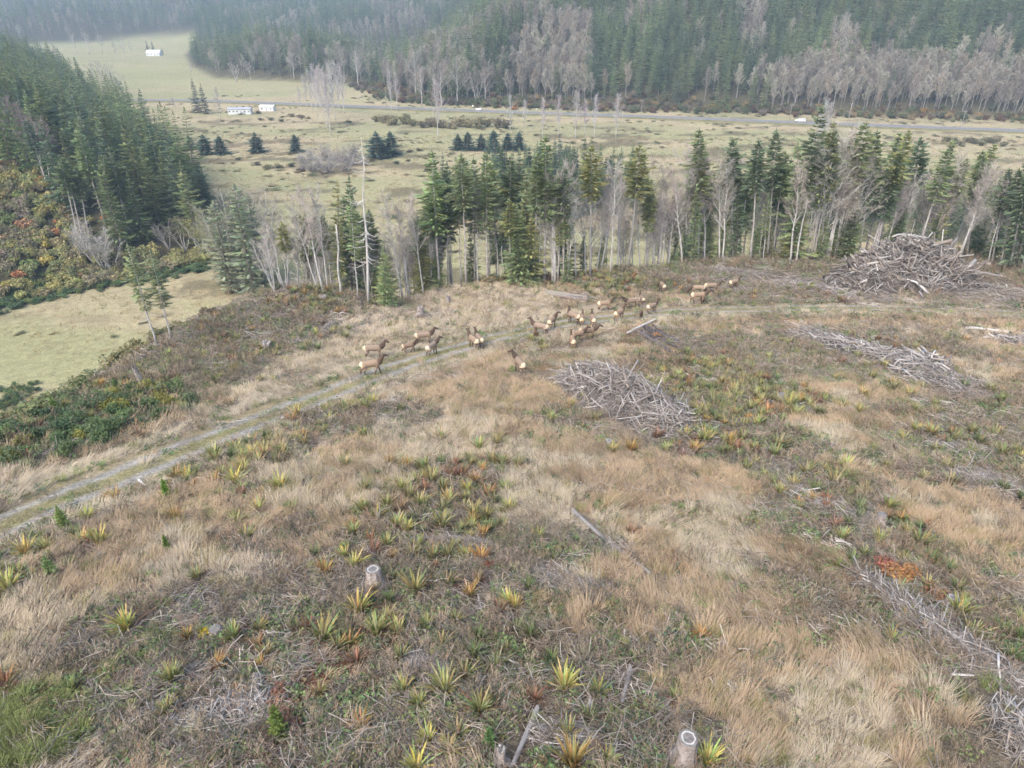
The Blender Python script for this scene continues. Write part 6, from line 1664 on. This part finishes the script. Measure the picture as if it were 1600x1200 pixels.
# brown weed stalks
dens = per(ty, [.16, .08, .5, .62, .6, .1, .3, .35]) * (.3 + .8 * sstep(.4, .6, fbm(x / 2.1 + 7, y / 2.1, 105, 3))); dens = np.where(td < 2.2, .02, dens)
wc = np.array([(.29, .225, .165), (.25, .19, .135), (.32, .26, .18), (.22, .19, .125), (.30, .19, .12)])
col = wc[rng.choice(5, len(x), p=[.3, .25, .22, .18, .05])] * rng.uniform(.75, 1.25, len(x))[:, None]
grow('weed_stalks', WEED, P2, dens * free * (fern_d > .6), size2, col, 'withered brown weed stalks between the ferns', 'weeds', .15)
# low heathy growth on the knoll and along the far crest
P3 = clearing_pts([(60, 155, 1.0)], 51, 6)
x, y = P3.T; ty = ztype(x, y); td = track_d(x, y); es = edge_s(x, y)
dens = np.where((ty == 3) | (ty == 2) & (es > -16), .34, .02); dens = np.where(td < 5, 0, dens)
hc = np.array([(.27, .25, .12), (.32, .28, .14), (.24, .23, .12), (.28, .24, .17), (.22, .23, .10)])
col = hc[rng.integers(5, size=len(x))] * rng.uniform(.75, 1.2, len(x))[:, None]
grow('low_scrub', SHRUB[:2] + THICKET[:2], P3, dens, np.full(len(x), .36), col, 'low olive scrub on the knoll and along the far crest', 'scrub', .1, lift=-.05)

LANDF = [((577, 900), 'round the ring-topped stump'), ((1070, 1170), 'round the tall pale stump'), ((980, 640), 'beside the middle heap'), ((680, 800), 'in the big mid-clearing brake'),
         ((1170, 620), 'right of the middle heap'), ((1240, 740), 'right of the tan grass strip'), ((1450, 960), 'along the white windrow'), ((340, 1110), 'by the pale stick pile'), ((60, 860), 'below the track at far left'),
         ((350, 735), 'below the track at left'), ((480, 540), 'above the track on the left'), ((1400, 620), 'below the long grey windrow'), ((1530, 720), 'by the right border'), ((720, 1080), 'at bottom centre'),
         ((560, 1010), 'below the ring-topped stump'), ((860, 1080), 'left of the tall pale stump'), ((1350, 820), 'round the split grey stump'), ((240, 1000), 'in the lower left'), ((840, 540), 'beside the elk herd'), ((560, 660), 'below the track near centre')]
SHAPE = ['upright', 'broad', 'open', 'dense', 'ragged']
for p, cw, s in single_f:
    s = s * float(np.interp(p[1], [14, 26, 40, 90], [.86, 1.02, 1.36, 1.6]))
    k = RND.randrange(5); fm, dm = FERN[k]
    rz = RND.uniform(0, 6.28); c = jit(FC[cw], .14)
    o = link('sword_fern', fm, None, p, (RND.gauss(0, .08), RND.gauss(0, .08), rz), (s, s, s * RND.uniform(.9, 1.15)), c)
    link('dead_fronds', dm, o, tint=jit((.24, .13, .08), .2))
    tag(o, None, 'fern', 'sword ferns on the clearing')
    sx, sy, _ = project(p)
    w = min(LANDF, key=lambda l: (l[0][0] - sx) ** 2 + 1.6 * (l[0][1] - sy) ** 2)[1]
    big = ''
    later_label(o, (f'{big}{cw} sword fern', f'{big}{cw} sword ferns', w), sx)
if rest_f:
    n = len(rest_f)
    scatter('fern_cover', [f[0] for f in FERN], [f[0] for f in rest_f], np.stack([rng.normal(0, .08, n), rng.normal(0, .08, n), rng.uniform(0, 6.28, n)], 1), np.array([f[2] * float(np.interp(f[0][1], [14, 26, 40, 90], [.86, 1.02, 1.36, 1.6])) for f in rest_f]),
            rng.integers(5, size=n), np.array([jit(FC[f[1]], .15) for f in rest_f]), 'scattered smaller sword ferns farther up the clearing', 'ferns')

# ------------------------------------------------------------------ brambles, saplings, coloured shrubs
fill('bramble_thicket', [(-60, 745), (-60, 610), (60, 600), (150, 618), (240, 610), (300, 605), (312, 636), (250, 668), (160, 700), (60, 728)], 620, 71, THICKET, (.6, 1.15), [(.105, .16, .07), (.13, .185, .075), (.09, .14, .07), (.24, .235, .06), (.12, .165, .08)],
     'dense green bramble thicket beside the track at left', 'bramble', (.9, 1.5), .1)
fill('weedy_bank', [(150, 600), (250, 552), (330, 505), (400, 500), (430, 560), (330, 596), (240, 606)], 200, 72, SHRUB, (.3, .6), [(.22, .20, .10), (.24, .19, .12), (.20, .185, .10), (.18, .19, .09), (.26, .23, .10)], 'olive and brown weeds on the bank below the knoll', 'weeds')
def shrub_at(px, py, s, c, name, label, cat, mesh, grp=None):
    p = at(px, py); o = link(name, mesh, None, p - np.array([0, 0, .04]), (0, 0, RND.uniform(0, 6.28)), s, c); return tag(o, label, cat, grp)
shrub_at(1386, 893, (.75, .75, .55), (.36, .15, .11), 'red_shrub', 'low red-leaved shrub above the white windrow', 'shrub', SHRUB[0])
shrub_at(1412, 908, (.85, .85, .6), (.40, .21, .09), 'orange_shrub', 'low orange-leaved shrub beside the red one above the white windrow', 'shrub', SHRUB[1])
shrub_at(1462, 935, (.6, .6, .5), (.30, .18, .11), 'rust_shrub', 'rust-brown shrub left of the windrow stump', 'shrub', SHRUB[2])
shrub_at(320, 992, (.35, .35, .3), (.55, .42, .03), 'yellow_shrub', 'small bright yellow shrub in the lower left', 'shrub', SHRUB[3])
shrub_at(438, 1095, (.7, .7, .3), (.24, .13, .09), 'dead_fern', 'flattened red-brown dead fern beside the white root', 'fern', SHRUB[1])
shrub_at(448, 1135, (.6, .6, .25), (.23, .13, .09), 'dead_fern', 'flattened red-brown dead fern below the white root', 'fern', SHRUB[2])
shrub_at(1330, 800, (.8, .8, .25), (.34, .13, .06), 'dead_fern', 'red-brown dead fern left of the split grey stump', 'fern', SHRUB[0])
shrub_at(760, 890, (.5, .5, .3), (.33, .13, .08), 'dead_fern', 'red-brown dead fern right of the mid-clearing brake', 'fern', SHRUB[3])
shrub_at(270, 522, (1.3, 1.3, .9), (.42, .17, .07), 'rust_shrub', 'rust-red shrub at the foot of the thin firs on the left', 'shrub', SHRUB[0])
shrub_at(1055, 408, (2.2, 2.2, 1.3), (.24, .25, .06), 'green_shrub', 'yellow-green shrub at the far crest right of the herd', 'shrub', SHRUB[1])
SAP = [(262, 780, 1.5, (.17, .30, .05), 'bright green sapling beside the track at left'), (103, 830, 1.7, (.25, .33, .10), 'pale green feathery sapling by the yellow ferns'), (83, 905, 1.4, (.24, .33, .12), 'pale green sapling in the tan grass at far left'),
       (438, 1150, 1.5, (.17, .22, .06), 'green sapling below the red-brown dead fern'), (765, 1165, .9, (.12, .20, .07), 'small green sapling at bottom centre'), (492, 655, .8, (.14, .25, .06), 'small green sapling below the track near centre'),
       (505, 642, .8, (.15, .26, .06), 'small green sapling beside the track near centre'), (262, 860, 1.0, (.16, .24, .06), 'small green sapling above the tan grass at left'), (185, 615, 1.8, (.13, .20, .06), 'dark green sapling above the bramble thicket'), (88, 648, 1.8, (.15, .24, .06), 'green sapling behind the bramble thicket at far left'),
       (415, 690, 1.0, (.13, .22, .06), 'small green sapling below the track beside yellow ferns')]
for px, py, h, c, lab in SAP:
    o = place_tree('Y%d' % RND.randrange(2), at(px, py), h, (0, 0), c, None, .9, 'sapling'); tag(o, lab, 'sapling', 'young conifers on the clearing')
settle_labels()
